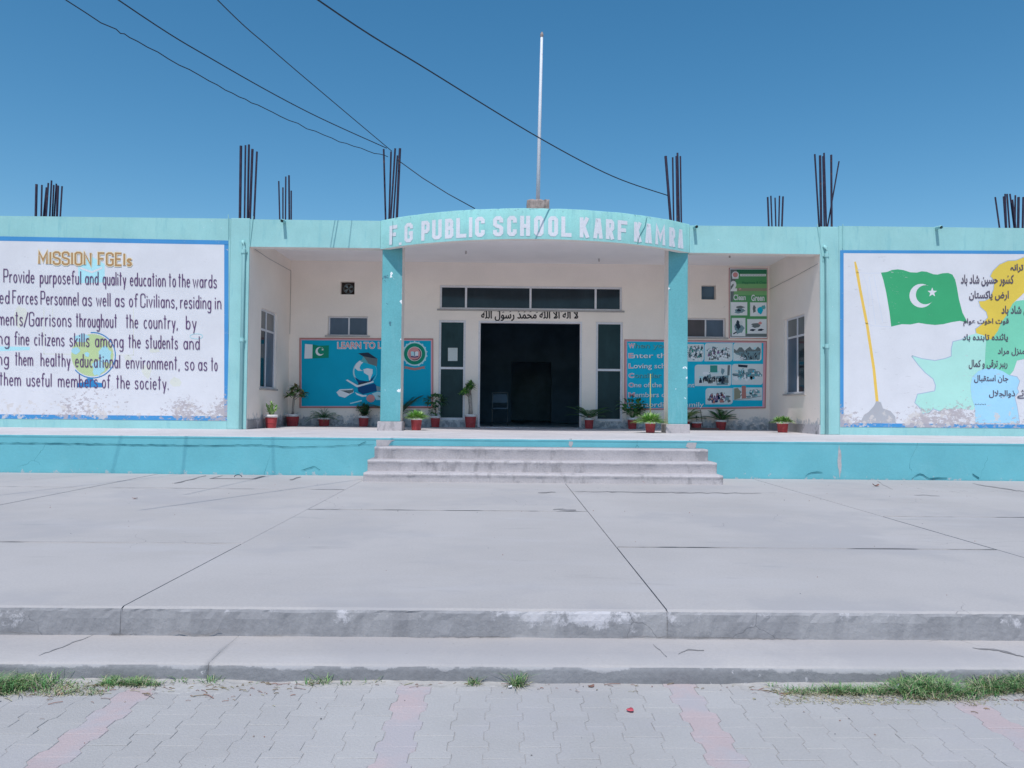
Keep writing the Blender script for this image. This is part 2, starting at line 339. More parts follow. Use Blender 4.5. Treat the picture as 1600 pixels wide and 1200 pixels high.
def circ(cx, cy, r, n=24, ry=None, a0=0, a1=360):
    ry = ry or r; m = n if a1 - a0 == 360 else n + 1
    return [(cx + r * math.cos(R(a0 + (a1 - a0) * i / n)), cy + ry * math.sin(R(a0 + (a1 - a0) * i / n))) for i in range(m)]
def crescent(cx, cy, r, icx, icy, ir, ao, ai):
    # outer arc from ao[0] to ao[1], inner back
    o = circ(cx, cy, r, 22, a0=ao[0], a1=ao[1]); i = circ(icx, icy, ir, 22, a0=ai[1], a1=ai[0]); return o + i
def star(cx, cy, r, rot=0):
    return [(cx + (r if i % 2 == 0 else r * 0.42) * math.cos(R(rot + 36 * i)), cy + (r if i % 2 == 0 else r * 0.42) * math.sin(R(rot + 36 * i))) for i in range(10)]
def rrect(x0, y0, x1, y1, r, n=4, corners=(1, 1, 1, 1)):
    out = []
    for (cx, cy, a), on in zip(((x0 + r, y0 + r, 180), (x1 - r, y0 + r, 270), (x1 - r, y1 - r, 0), (x0 + r, y1 - r, 90)), corners):
        if on: out += [(cx + r * math.cos(R(a + 90 * i / n)), cy + r * math.sin(R(a + 90 * i / n))) for i in range(n + 1)]
        else: out.append({180: (x0, y0), 270: (x1, y0), 0: (x1, y1), 90: (x0, y1)}[a])
    return out

# hand lettering: strokes in a cell, caps one unit high
def _el(a0, a1, cx=.17, cy=.31, rx=.14, ry=.30, n=10): return [(cx + rx * math.cos(R(a0 + (a1 - a0) * i / n)), cy + ry * math.sin(R(a0 + (a1 - a0) * i / n))) for i in range(n + 1)]
_lo = _el(0, 360, n=14)[:-1]
_arch = [(.03, .42), (.08, .56), (.17, .62), (.26, .56), (.31, .42), (.31, 0)]
GL = {
 'a': (.34, [('c', _lo), [(.32, .62), (.32, 0)]]), 'b': (.34, [('c', _lo), [(.02, 1), (.02, 0)]]), 'c': (.31, [_el(45, 315)]),
 'd': (.34, [('c', _lo), [(.32, 1), (.32, 0)]]), 'e': (.33, [[(.03, .33)] + [(.31, .33)] + _el(12, 320)[1:]]),
 'f': (.26, [[(.30, .93), (.24, 1), (.16, .97), (.12, .85), (.12, 0)], [(0, .62), (.25, .62)]]),
 'g': (.34, [('c', _lo), [(.32, .62), (.32, -.14), (.25, -.28), (.1, -.28), (.03, -.2)]]),
 'h': (.34, [[(.03, 1), (.03, 0)], _arch]), 'i': (.08, [[(.04, .62), (.04, 0)], [(.04, .76), (.04, .86)]]),
 'k': (.32, [[(.03, 1), (.03, 0)], [(.29, .62), (.05, .26)], [(.13, .38), (.31, 0)]]), 'l': (.08, [[(.04, 1), (.04, 0)]]),
 'm': (.56, [[(.03, .62), (.03, 0)], [(.03, .45), (.09, .58), (.16, .62), (.24, .56), (.28, .42), (.28, 0)], [(.28, .45), (.34, .58), (.41, .62), (.49, .56), (.53, .42), (.53, 0)]]),
 'n': (.34, [[(.03, .62), (.03, 0)], _arch]), 'o': (.34, [('c', _lo)]),
 'p': (.34, [('c', _lo), [(.02, .62), (.02, -.3)]]), 'q': (.34, [('c', _lo), [(.32, .62), (.32, -.3)]]),
 'r': (.24, [[(.03, .62), (.03, 0)], [(.03, .42), (.1, .58), (.24, .62)]]),
 's': (.31, [[(.28, .50), (.22, .61), (.1, .61), (.04, .5), (.07, .38), (.25, .25), (.28, .12), (.21, .01), (.09, .01), (.02, .12)]]),
 't': (.26, [[(.12, 1), (.12, .0)], [(0, .74), (.25, .74)]]), 'u': (.34, [[(.03, .62), (.03, .16), (.09, .03), (.2, .01), (.31, .15)], [(.31, .62), (.31, 0)]]),
 'v': (.31, [[(0, .62), (.15, 0), (.3, .62)]]), 'w': (.48, [[(0, .62), (.12, 0), (.24, .55), (.36, 0), (.47, .62)]]),
 'y': (.32, [[(.02, .62), (.16, .06)], [(.31, .62), (.12, -.3)]]), 'z': (.31, [[(.02, .6), (.29, .6), (.02, .02), (.3, .02)]]),
 '.': (.1, [[(.05, 0), (.05, .1)]]), ',': (.1, [[(.07, .08), (.02, -.12)]]), '/': (.3, [[(0, -.12), (.26, 1)]]), ' ': (.2, []), "'": (.1, [[(.05, 1), (.05, .8)]]),
 'A': (.44, [[(0, 0), (.16, 1), (.28, 1), (.44, 0)], [(.08, .3), (.36, .3)]]),
 'B': (.42, [[(.3, .53), (.39, .64), (.39, .9), (.3, 1), (.03, 1), (.03, 0), (.31, 0), (.41, .1), (.41, .43), (.31, .53), (.06, .53)]]),
 'C': (.42, [[(.40, .70), (.40, .9), (.3, 1), (.12, 1), (.02, .9), (.02, .1), (.12, 0), (.3, 0), (.4, .1), (.4, .30)]]),
 'E': (.38, [[(.38, 1), (.03, 1), (.03, 0), (.38, 0)], [(.03, .52), (.32, .52)]]), 'F': (.38, [[(.38, 1), (.03, 1), (.03, 0)], [(.03, .52), (.32, .52)]]),
 'G': (.42, [[(.40, .74), (.40, .9), (.3, 1), (.12, 1), (.02, .9), (.02, .1), (.12, 0), (.3, 0), (.4, .1), (.4, .46), (.22, .46)]]),
 'H': (.44, [[(.03, 1), (.03, 0)], [(.41, 1), (.41, 0)], [(.03, .5), (.41, .5)]]), 'I': (.1, [[(.05, 1), (.05, 0)]]),
 'K': (.44, [[(.03, 1), (.03, 0)], [(.41, 1), (.06, .42)], [(.16, .56), (.43, 0)]]), 'L': (.38, [[(.03, 1), (.03, 0), (.38, 0)]]),
 'M': (.54, [[(.03, 0), (.03, 1), (.27, .3), (.51, 1), (.51, 0)]]), 'N': (.44, [[(.03, 0), (.03, 1), (.41, 0), (.41, 1)]]),
 'O': (.42, [('c', [(.12, 0), (.3, 0), (.4, .1), (.4, .9), (.3, 1), (.12, 1), (.02, .9), (.02, .1)])]),
 'P': (.42, [[(.03, 0), (.03, 1), (.3, 1), (.4, .9), (.4, .55), (.3, .45), (.03, .45)]]),
 'R': (.42, [[(.03, 0), (.03, 1), (.3, 1), (.4, .9), (.4, .58), (.3, .48), (.03, .48)], [(.2, .48), (.42, 0)]]),
 'S': (.42, [[(.39, .72), (.39, .9), (.3, 1), (.12, 1), (.02, .9), (.02, .62), (.12, .53), (.3, .47), (.4, .38), (.4, .1), (.3, 0), (.12, 0), (.02, .1), (.02, .28)]]),
 'T': (.42, [[(0, 1), (.42, 1)], [(.21, 1), (.21, 0)]]), 'U': (.42, [[(.02, 1), (.02, .1), (.12, 0), (.3, 0), (.4, .1), (.4, 1)]]),
}
def strokes(text, gap=.13):
    x = 0; out = []
    for ch in text:
        wd, st = GL[ch]
        for s_ in st:
            cl = s_[0] == 'c'; pts = s_[1] if cl else s_
            out.append(([(x + a, b) for a, b in pts], cl))
        x += wd + gap
    return out, x - gap
def hand(flat, text, x0, x1, yb0, yb1, h, wd, mat, rng=None):
    st, wtot = strokes(text)
    flat.layer += 1; L0 = flat.layer
    for k, (pts, cl) in enumerate(st):
        q = []
        for a, b in pts:
            px = x0 + (x1 - x0) * a / wtot; yb = yb0 + (yb1 - yb0) * a / wtot
            q.append((px, yb - b * h))
        flat.rib(q, wd, mat, closed=cl, lay=L0 + 0.25 * (k % 4))

# Arabic script from joined letter forms
_AF = {}
for _c in list(range(0xFB50, 0xFC00)) + list(range(0xFE70, 0xFEFD)):
    _d = unicodedata.decomposition(chr(_c)).split()
    if _d and _d[0] in ('<isolated>', '<final>', '<initial>', '<medial>'):
        _AF.setdefault(''.join(chr(int(a, 16)) for a in _d[1:]), {})[_d[0][1:-1]] = chr(_c)
def arabic(s):
    units = []; i = 0
    while i < len(s):
        if s[i] == '\u0644' and i + 1 < len(s) and s[i + 1] in '\u0627\u0622\u0623': units.append(s[i:i + 2]); i += 2
        else: units.append(s[i]); i += 1
    out = []
    def joins_next(u): return u in _AF and ('initial' in _AF[u])
    def joins_prev(u): return u in _AF and ('final' in _AF[u])
    for k, u in enumerate(units):
        if u not in _AF: out.append(u); continue
        p = k > 0 and joins_next(units[k - 1]) and joins_prev(u)
        n = k < len(units) - 1 and joins_next(u) and joins_prev(units[k + 1])
        f = 'medial' if p and n else 'final' if p else 'initial' if n else 'isolated'
        out.append(_AF[u].get(f) or _AF[u].get('isolated') or u)
    return ''.join(reversed(out))
def font_tris(body, offset=0.0, shear=0.0):
    cu = bpy.data.curves.new('t', 'FONT'); cu.body = body; cu.size = 1; cu.offset = offset; cu.shear = shear; cu.resolution_u = 3
    o = bpy.data.objects.new('t', cu); COL.objects.link(o)
    bpy.context.view_layer.update()
    me = bpy.data.meshes.new_from_object(o.evaluated_get(bpy.context.evaluated_depsgraph_get()))
    bm = bmesh.new(); bm.from_mesh(me); bmesh.ops.triangulate(bm, faces=bm.faces)
    bm.verts.ensure_lookup_table(); isl = {}; n = 0
    for v in bm.verts:
        if v.index in isl: continue
        st = [v]; isl[v.index] = n
        while st:
            a = st.pop()
            for e in a.link_edges:
                b = e.other_vert(a)
                if b.index not in isl: isl[b.index] = n; st.append(b)
        n += 1
    vs = [(v.co.x, v.co.y) for v in bm.verts]; fs = [tuple(x.index for x in f.verts) for f in bm.faces]
    ids = [isl[i] for i in range(len(vs))]
    bm.free(); bpy.data.objects.remove(o); bpy.data.curves.remove(cu); bpy.data.meshes.remove(me)
    return vs, fs, ids
def font_text(flat, body, x0, x1, y0, y1, mat, h=None, offset=0.0, fit=True):
    """fit the text's ink box to the sight-line box x0..x1, top y0, bottom y1"""
    vs, fs, ids = font_tris(body, offset)
    if not vs: return
    ax = min(v[0] for v in vs); bx = max(v[0] for v in vs); ay = min(v[1] for v in vs); by = max(v[1] for v in vs)
    flat.layer += 1; i0 = len(flat.v); k = flat.mat(mat); P = []
    for (x, y), g in zip(vs, ids):
        px = x0 + (x1 - x0) * (x - ax) / (bx - ax); py = y1 + (y0 - y1) * (y - ay) / (by - ay)
        P.append(flat.P(px, py, flat.layer + 0.2 * (g % 5)))
    flat.v += [tuple(p) for p in P]
    for f in fs:
        a, b, c = (P[j] for j in f)
        if (b - a).cross(c - a).length < 1e-12: continue
        if (b - a).cross(c - a).y > 0: f = f[::-1]
        flat.f.append(tuple(i0 + j for j in f)); flat.mi.append(k)

# ------------------------------------------------------------------ ground, paving, low step, terrace
g = MB(); g.box(-400, 400, -300, 900, GZ - 0.6, GZ - 0.10, 'earth'); tag(g.build('ground'), kind='structure')

def paver_mesh(mat):
    # dog-bone block: wide ends, waisted middle, bevelled top edge
    L_, Wd, am, gap, c = 0.210, 0.148, 0.011, 0.0009, 0.0020
    def outline(ins):
        hw = Wd / 2 - gap - ins; hl = L_ / 2 - gap - ins; q = L_ / 4; t = 0.012
        right = [(hw + am, -hl), (hw + am, -q - t), (hw - am, -q + t), (hw - am, q - t), (hw + am, q + t), (hw + am, hl)]
        return right + [(-x, -y) for x, y in right]
    b = MB(); lo = outline(0); hi = outline(c)
    n = len(lo); top = 0.0
    rows = [[(x, y, -0.05) for x, y in lo], [(x, y, top - c) for x, y in lo], [(x, y, top) for x, y in hi]]
    for r0, r1 in zip(rows, rows[1:]):
        for i in range(n): b.face([r0[i], r0[(i + 1) % n], r1[(i + 1) % n], r1[i]], mat)
    i = len(b.v); b.v += rows[-1]; k = b.mat(mat)
    for t in ((0, 1, 10, 11), (1, 2, 9, 10), (2, 3, 8, 9), (3, 4, 7, 8), (4, 5, 6, 7)):
        b.f.append(tuple(i + j for j in t)); b.mi.append(k)
    return b
pv = empty('paved_yard', (0, 0, 0), kind='structure')
bed = MB(); bed.box(-14, 14, -12, LF + 0.02, GZ - 0.07, GZ - 0.0035, 'joint_sand'); bed.build('sand_bed', pv)
pg = paver_mesh('paver_grey').build('paver', pv); pp = paver_mesh('paver_pink').build('paver', pv)
rnd = random.Random(4); used = {}
cw, cl, x00 = 0.148, 0.210, -1.76
far = MB()
for c in range(-44, 60):
    cx = x00 + c * cw; pink = c % 9 == 0
    for r in range(-22, 9):
        cy = LF - 0.10 - (r * cl if c % 2 == 0 else r * cl - cl / 2)
        if cy > LF + 0.03 or cy < -2.2: continue
        vis = cy > 2.62 and abs(cx) < 0.69 * cy + 0.12
        dz = rnd.uniform(-0.0016, 0.0006); rx, ry, rz = rnd.uniform(-.008, .008), rnd.uniform(-.009, .009), rnd.uniform(-.014, .014)
        if vis:
            src = pp if pink else pg
            if src not in used: used[src] = 1; o = src
            else: o = src.copy(); COL.objects.link(o)
            o.location = (cx, cy, GZ + dz); o.rotation_euler = (rx, ry, rz)
        elif abs(cx) < 5.2:
            one = paver_mesh('paver_pink' if pink else 'paver_grey'); i = len(far.v)
            far.v += [(x + cx, y + cy, z + GZ + dz) for x, y, z in one.v]; mi = far.mat(one.m[0])
            far.f += [tuple(i + j for j in f) for f in one.f]; far.mi += [mi] * len(one.f)
fo = far.build('paver_field', pv); fo['kind'] = 'stuff'
# dust and dirt drifted against the step
def drift(name, x0, x1, y0, y1, seed, hz=0.012):
    b = MB(); nx, ny = int((x1 - x0) / 0.03), 10; k = b.mat('dust')
    for j in range(ny + 1):
        for i in range(nx + 1):
            x = x0 + (x1 - x0) * i / nx; f = j / ny
            edge = (y1 - y0) * (0.55 + 0.9 * mnoise.noise(Vector((x * 1.7, seed, 0))) + 0.25 * mnoise.noise(Vector((x * 9, seed, 3))))
            y = y1 - max(edge, 0.02) * (1 - f)
            e = min(1, min(i, nx - i) / 8)
            z = GZ - 0.004 + (hz * f * f + 0.004 * (f > 0)) * e + 0.003 * mnoise.noise(Vector((x * 25, y * 25, seed)))
            b.v.append((x, y, z))
    for j in range(ny):
        for i in range(nx):
            a = j * (nx + 1) + i; b.f.append((a, a + 1, a + nx + 2, a + nx + 1)); b.mi.append(k)
    o = b.build(name, None, True); o['kind'] = 'stuff'; tag(o, 'pale dusty soil drifted over the pavers against the low step'); return o

def rough_strip(x0, x1, prof, mats, seed, amp=0.006, step=0.035, flat_from=None):
    """a long concrete block: profile of (y, z, jitter) swept along x with worn, chipped edges; mats per profile edge"""
    b = MB(); n = max(2, int((x1 - x0) / step)); m = len(prof); ks = [b.mat(q) for q in mats]
    for i in range(n + 1):
        x = x0 + (x1 - x0) * i / n
        wob = 0.006 * mnoise.noise(Vector((x * 0.8, seed, 1)))
        for j, (y, z, jt) in enumerate(prof):
            d1 = mnoise.noise(Vector((x * 6, seed + j * 3.1, 2))); d2 = mnoise.noise(Vector((x * 21, seed + j * 1.3, 5)))
            chip = max(0, mnoise.noise(Vector((x * 3.1, seed, 11))) - 0.25) * 0.05
            b.v.append((x, y + jt * (amp * (d1 + d2) + chip * 0.6 + 0.5 * wob), z - jt * (amp * 0.7 * abs(d2) + chip * 0.35)))
    for i in range(n):
        for j in range(m - 1):
            a = i * m + j; b.f.append((a, a + m, a + m + 1, a + 1)); b.mi.append(ks[j])
    for e in (0, n):
        idx = [e * m + j for j in range(m)]; b.f.append(tuple(idx if e == 0 else idx[::-1])); b.mi.append(ks[0])
    return b

ls = empty('low_step', (0, 0, 0), kind='structure')
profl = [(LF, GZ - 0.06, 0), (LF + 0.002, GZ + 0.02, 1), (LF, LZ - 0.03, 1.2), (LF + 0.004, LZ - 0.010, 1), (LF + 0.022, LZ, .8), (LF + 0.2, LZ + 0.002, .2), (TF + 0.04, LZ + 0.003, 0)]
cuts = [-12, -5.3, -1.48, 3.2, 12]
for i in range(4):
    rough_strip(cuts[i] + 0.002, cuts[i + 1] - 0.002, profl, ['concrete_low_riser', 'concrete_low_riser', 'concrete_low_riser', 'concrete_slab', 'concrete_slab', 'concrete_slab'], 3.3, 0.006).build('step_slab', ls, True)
tr_ = empty('terrace', (0, 0, 0), kind='structure')
sub = MB(); sub.box(-13.8, 13.8, TF + 0.034, PF + 0.3, GZ - 0.05, -0.009, 'dark_gap'); sub.build('slab_bed', tr_)
colx = [-12, -8.9, -5.6, -2.14, 0.94, 4.1, 7.3, 12]
rows = {0: [TF, 6.4, PF], 1: [TF, 6.4, 10.5, PF], 2: [TF, 6.4, 10.5, PF], 3: [TF, 8.5, PF], 4: [TF, 6.37, 10.5, PF], 5: [TF, 8.3, PF], 6: [TF, 8.3, PF]}
for c in range(7):
    gx = 0.0045
    a, b_ = colx[c] + gx, colx[c + 1] - gx
    for r in range(len(rows[c]) - 1):
        y0, y1 = rows[c][r], rows[c][r + 1] - 0.022
        dz = rnd.uniform(-0.002, 0.002)
        if r == 0:
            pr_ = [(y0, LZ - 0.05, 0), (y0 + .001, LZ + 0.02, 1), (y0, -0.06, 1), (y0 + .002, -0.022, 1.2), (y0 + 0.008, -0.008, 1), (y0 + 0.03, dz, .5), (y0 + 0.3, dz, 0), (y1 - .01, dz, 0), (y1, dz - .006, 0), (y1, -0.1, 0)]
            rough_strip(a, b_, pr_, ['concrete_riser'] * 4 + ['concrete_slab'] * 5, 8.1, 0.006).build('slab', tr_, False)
        else:
            s_ = MB(); s_.box(a, b_, y0, y1, -0.1, dz, 'concrete_slab'); s_.build('slab', tr_, bevel=0.005)
for c in range(7):
    for y_ in rows[c][1:-1]:
        m = MB(); n_ = 60; k = m.mat('joint_dark'); a, b_ = colx[c] + .012, colx[c + 1] - .012
        for i_ in range(n_ + 1):
            x_ = a + (b_ - a) * i_ / n_; hw_ = .007 + .010 * mnoise.noise(Vector((x_ * 2.1, y_, 3))) + .006 * mnoise.noise(Vector((x_ * 9, y_, 3))); cy_ = y_ - .011 + .006 * mnoise.noise(Vector((x_ * 1.3, y_, 8)))
            m.v += [(x_, cy_ - max(.002, hw_), .0035), (x_, cy_ + max(.002, hw_), .0035)]
        for i_ in range(n_): m.f.append((i_ * 2, i_ * 2 + 2, i_ * 2 + 3, i_ * 2 + 1)); m.mi.append(k)
        m.build('joint_filler', tr_)
for xj in colx[1:-1]:
    m = MB(); m.box(xj - .0035, xj + .0035, TF + .004, TF + .05, LZ, -.012, 'concrete_riser'); m.build('joint_filler', tr_)
# broken gaps where the terrace riser has come away from the low step, and dark joints crossing its face
def seam(pts, wd, name, par, Y=None, Z=None, mat='joint_dark'):
    rr_ = random.Random(len(pts) * 7 + int(pts[0][0])); P = []
    for (xa, ya), (xb, yb) in zip(pts, pts[1:]):
        n_ = max(2, int(abs(xb - xa) / 7 + abs(yb - ya) / 7))
        for i_ in range(n_): P.append((xa + (xb - xa) * i_ / n_ + rr_.uniform(-.8, .8), ya + (yb - ya) * i_ / n_ + rr_.uniform(-.7, .7)))
    P.append(pts[-1]); m = MB(); k = m.mat(mat); n_ = len(P)
    for i_, (x, y) in enumerate(P):
        w_ = wd * (.25 + .75 * math.sin(math.pi * (i_ + .3) / n_)) * rr_.uniform(.4, 1.2) / 2
        horiz = abs(pts[-1][0] - pts[0][0]) > abs(pts[-1][1] - pts[0][1])
        for sg in (-1, 1):
            xx, yy = (x, y + sg * w_) if horiz else (x + sg * w_, y)
            q_ = onY(xx, yy, Y) if Y else onZ(xx, yy, Z)
            m.v.append(tuple(q_))
    for i_ in range(n_ - 1): a_ = i_ * 2; m.f.append((a_, a_ + 1, a_ + 3, a_ + 2)); m.mi.append(k)
    return m.build(name, par)
for pts, wd in (([(0, 987), (60, 990)], 2), ([(262, 991), (278, 986), (300, 993), (322, 992), (345, 983)], 3.2), ([(170, 991), (200, 990)], 2), ([(394, 994), (465, 991)], 2.2), ([(640, 996), (800, 995)], 2), ([(955, 996), (1010, 995), (1090, 996), (1248, 999)], 2.8), ([(1320, 1003), (1440, 1004), (1470, 999)], 2)):
    seam(pts, wd, 'crack', tr_, Y=TF - .014)
for pts, wd in (([(1020, 1006), (1042, 1026)], 2), ([(1520, 1012), (1560, 1016), (1600, 1026)], 3), ([(146, 992), (60, 1024)], 1.6), ([(1060, 1022), (1075, 1014), (1100, 1016)], 2)):
    seam(pts, wd, 'crack', ls, Z=LZ + .0045)
for pts, wd in (([(1520, 755), (1545, 760), (1600, 768)], 1.4), ([(272, 755), (322, 743)], 1.6), ([(452, 750), (470, 745)], 1.6), ([(900, 768), (1190, 771)], 1.0), ([(1428, 773), (1468, 775)], 1.4), ([(1370, 752), (1395, 765)], 1.2), ([(865, 796), (900, 797)], 3), ([(840, 770), (868, 769)], 2)):
    seam(pts, wd, 'crack', tr_, Z=.004)
# little hatch frame let into the terrace
hx = onZ(372, 746, 0); h = MB()
for (x0, x1, y0, y1) in ((-.35, .35, -.25, -.22), (-.35, .35, .22, .25), (-.35, -.32, -.22, .22), (.32, .35, -.22, .22)): h.box(hx.x + x0, hx.x + x1, hx.y + y0, hx.y + y1, -0.02, 0.004, 'dark_gap')
h.box(hx.x - .3, hx.x + .3, hx.y - .2, hx.y + .2, -0.02, 0.006, 'concrete_slab'); h.tube([(hx.x + .06 * math.cos(R(t)), hx.y, .007 + .035 * math.sin(R(t))) for t in range(0, 181, 30)], 0.006, 'rebar_steel')
tag(h.build('hatch_cover'), 'concrete hatch cover with a wire handle set in the terrace near the turquoise plinth', 'hatch')

# raised platform with its turquoise plinth face
pf = empty('platform', (0, 0, 0), kind='structure')
p = MB(); p.box(-14, 14, PF, PF + 0.2, -0.05, PZ - 0.045, 'plinth_teal'); o = p.build('plinth_wall', pf)
p = MB(); fl = rough_strip(-14, 14, [(PF - 0.002, PZ - 0.043, 0), (PF - 0.006, PZ - 0.02, .3), (PF - 0.004, PZ - 0.006, .4), (PF + 0.008, PZ, .5), (PF + 0.3, PZ, 0), (B + 0.4, PZ, 0)], ['plinth_teal', 'plinth_teal', 'platform_floor', 'platform_floor', 'platform_floor'], 2.2, 0.003, 0.06); fl.build('floor', pf)
# bare patches where the paint has gone from the plinth
def patch(name, pts, Y, mat, parent, th=0.003):
    f = Flat(Y, base=th); f.poly(pts, mat, lay=0); return f.build(name, parent)
rg = random.Random(9)
def blob(cx, cy, rx, ry, n=16, j=0.3, rr=rg): return [(cx + rx * (1 + rr.uniform(-j, j)) * math.cos(2 * math.pi * i / n), cy + ry * (1 + rr.uniform(-j, j)) * math.sin(2 * math.pi * i / n)) for i in range(n)]
patch('bare_patch', [(588, 684.5), (622, 685.5), (612, 690), (606, 697), (588, 696.5)], PF, 'step_concrete', pf)
patch('bare_patch', blob(892, 692, 3.5, 7), PF, 'step_concrete', pf); patch('bare_patch', blob(1080, 695, 9, 7), PF, 'step_concrete', pf); patch('bare_patch', blob(1312, 720, 3, 22), PF, 'step_concrete', pf)

for pts, wd in (([(-200, 690), (0, 692), (150, 694), (300, 696), (400, 695), (455, 699), (520, 697), (585, 694)], 1.5), ([(560, 696), (572, 690)], 1.6), ([(1258, 744), (1268, 738), (1285, 738)], 1.6), ([(1425, 748), (1438, 740), (1452, 747), (1480, 747)], 2.2), ([(1520, 741), (1530, 747)], 3), ([(470, 735), (492, 728), (500, 734)], 1.5)):
    seam(pts, wd, 'crack', pf, Y=PF - .0105, mat='plinth_crack')
st = empty('entrance_steps', (0, 0, 0), kind='structure')
sx0, sx1 = -2.07, 3.30
for k, (yf, zt, e) in enumerate(((11.58, .136, .02), (11.92, .305, .02), (12.25, .49, -.03))):
    zb = -0.02 if k == 0 else (.136, .305)[k - 1] - .05
    b = rough_strip(sx0 - e, sx1 + e, [(yf, zb, 0), (yf, zb + .07, .6), (yf - .004, zt - .05, .8), (yf - .014, zt - .03, 1), (yf - .012, zt - .008, 1), (yf + .012, zt, .8), (PF + .0 - .004, zt + .002, 0), (PF - .004, zb, 0)],
                    ['step_concrete'] * 7, 5.5 + k, 0.006, 0.03)
    b.build('step', st, True)

# ------------------------------------------------------------------ the school building
bld = empty('school_building', (0, W, PZ), label='single-storey turquoise and white school with curved canopy, two pillars and painted side walls', cat='school building')
def add(mb, name, bevel=0, parent=None, smooth=False): return rel(mb.build(name, None, smooth, bevel), parent or bld) if parent is None or parent is bld else sub_(mb.build(name, None, smooth, bevel), parent)
def sub_(o, parent):
    o.parent = parent; return o      # parts carry the building's offset already; inverse set below
def part(mb, name, parent=None, bevel=0, smooth=False):
    o = mb.build(name, None, smooth, bevel)
    if parent is None: rel(o, bld)
    else:
        o.parent = parent; o.matrix_parent_inverse = Matrix.Identity(4)
    return o
XLo, XLi = X_(357.5), X_(387.5)       # left pilaster
XRi, XRo = X_(1281.5, W, 520), X_(1311)
XE = 14.0
wt = 0.28
m = MB(); m.box(-XE, XLo - 0.004, W, W + wt, PZ, ZT, 'teal_paint'); part(m, 'wing_wall')
m = MB(); m.box(XRo + 0.004, XE, W, W + wt, PZ, ZT, 'teal_paint'); part(m, 'wing_wall')
m = MB(); m.box(XLo, XLi, W - 0.012, W + 0.42, PZ, ZT + 0.01, 'teal_paint'); part(m, 'pilaster', bevel=0.012)
m = MB(); m.box(XRi, XRo, W - 0.012, W + 0.42, PZ, ZT - 0.02, 'teal_paint'); part(m, 'pilaster', bevel=0.012)
ex0, ex1 = X_(592.5), X_(1077)
m = MB(); m.box(XLi + .003, ex0 - .003, W - .006, W + 0.25, ZB, ZT - .01, 'teal_paint', 'b'); m.face([(XLi + .003, W - .006, ZB), (XLi + .003, W + .25, ZB), (ex0, W + .25, ZB), (ex0, W - .006, ZB)], 'cream_edge'); part(m, 'porch_beam')
m = MB(); m.box(ex1 + .003, XRi - .003, W - .006, W + 0.25, ZB - .02, ZT - .03, 'teal_paint', 'b'); m.face([(ex1, W - .006, ZB - .02), (ex1, W + .25, ZB - .02), (XRi, W + .25, ZB - .02), (XRi, W - .006, ZB - .02)], 'cream_edge'); part(m, 'porch_beam')
# columns
cdp = 0.42
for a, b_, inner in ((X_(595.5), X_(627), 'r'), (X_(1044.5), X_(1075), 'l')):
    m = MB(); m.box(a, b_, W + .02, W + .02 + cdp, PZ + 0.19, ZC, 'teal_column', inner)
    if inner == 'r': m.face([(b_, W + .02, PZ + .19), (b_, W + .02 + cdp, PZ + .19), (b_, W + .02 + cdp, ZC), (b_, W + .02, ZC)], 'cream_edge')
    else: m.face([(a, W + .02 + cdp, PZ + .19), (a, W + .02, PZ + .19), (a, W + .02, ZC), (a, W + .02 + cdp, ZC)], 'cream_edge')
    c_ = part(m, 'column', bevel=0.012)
    m = MB(); m.box(a - .05, b_ + .04, W - .03, W + .07 + cdp, PZ - .01, PZ + .19, 'step_concrete'); part(m, 'column_base', c_, bevel=0.012)
# canopy fascia: an arc in plan
half = (ex1 - ex0) / 2; bul = 1.16; RR = (half * half + bul * bul) / (2 * bul); ccx = (ex0 + ex1) / 2; ccy = W - bul + RR
a_end = math.asin(half / RR)
def arc(t, r, z): return (ccx + r * math.sin(t), ccy - r * math.cos(t), z)
m = MB(); NA = 72; th = 0.15
ZF0, ZF1 = ZB - .02, ZT + .0
kk = [m.mat('teal_fascia'), m.mat('cream_edge')]
for i in range(NA + 1):
    t = -a_end + 2 * a_end * i / NA
    nz = 0.008 * mnoise.noise(Vector((i * .45, 3, 1))) + .006 * mnoise.noise(Vector((i * 2.2, 1, 1)))
    m.v += [arc(t, RR, ZF0), arc(t, RR, ZF1 - .02 + nz), arc(t, RR - .015, ZF1 + nz), arc(t, RR - th, ZF1 + nz), arc(t, RR - th, ZF0)]
for i in range(NA):
    a = i * 5
    for j in range(5):
        j2 = (j + 1) % 5; m.f.append((a + j, a + 5 + j, a + 5 + j2, a + j2)); m.mi.append(kk[1] if j in (3, 4) else kk[0])
m.f.append((0, 1, 2, 3, 4)); m.mi.append(0); m.f.append(tuple(NA * 5 + j for j in (4, 3, 2, 1, 0))); m.mi.append(0)
fas = part(m, 'canopy_fascia')
for f_ in fas.data.polygons: f_.use_smooth = True
mod = fas.modifiers.new('e', 'EDGE_SPLIT'); mod.split_angle = R(40)
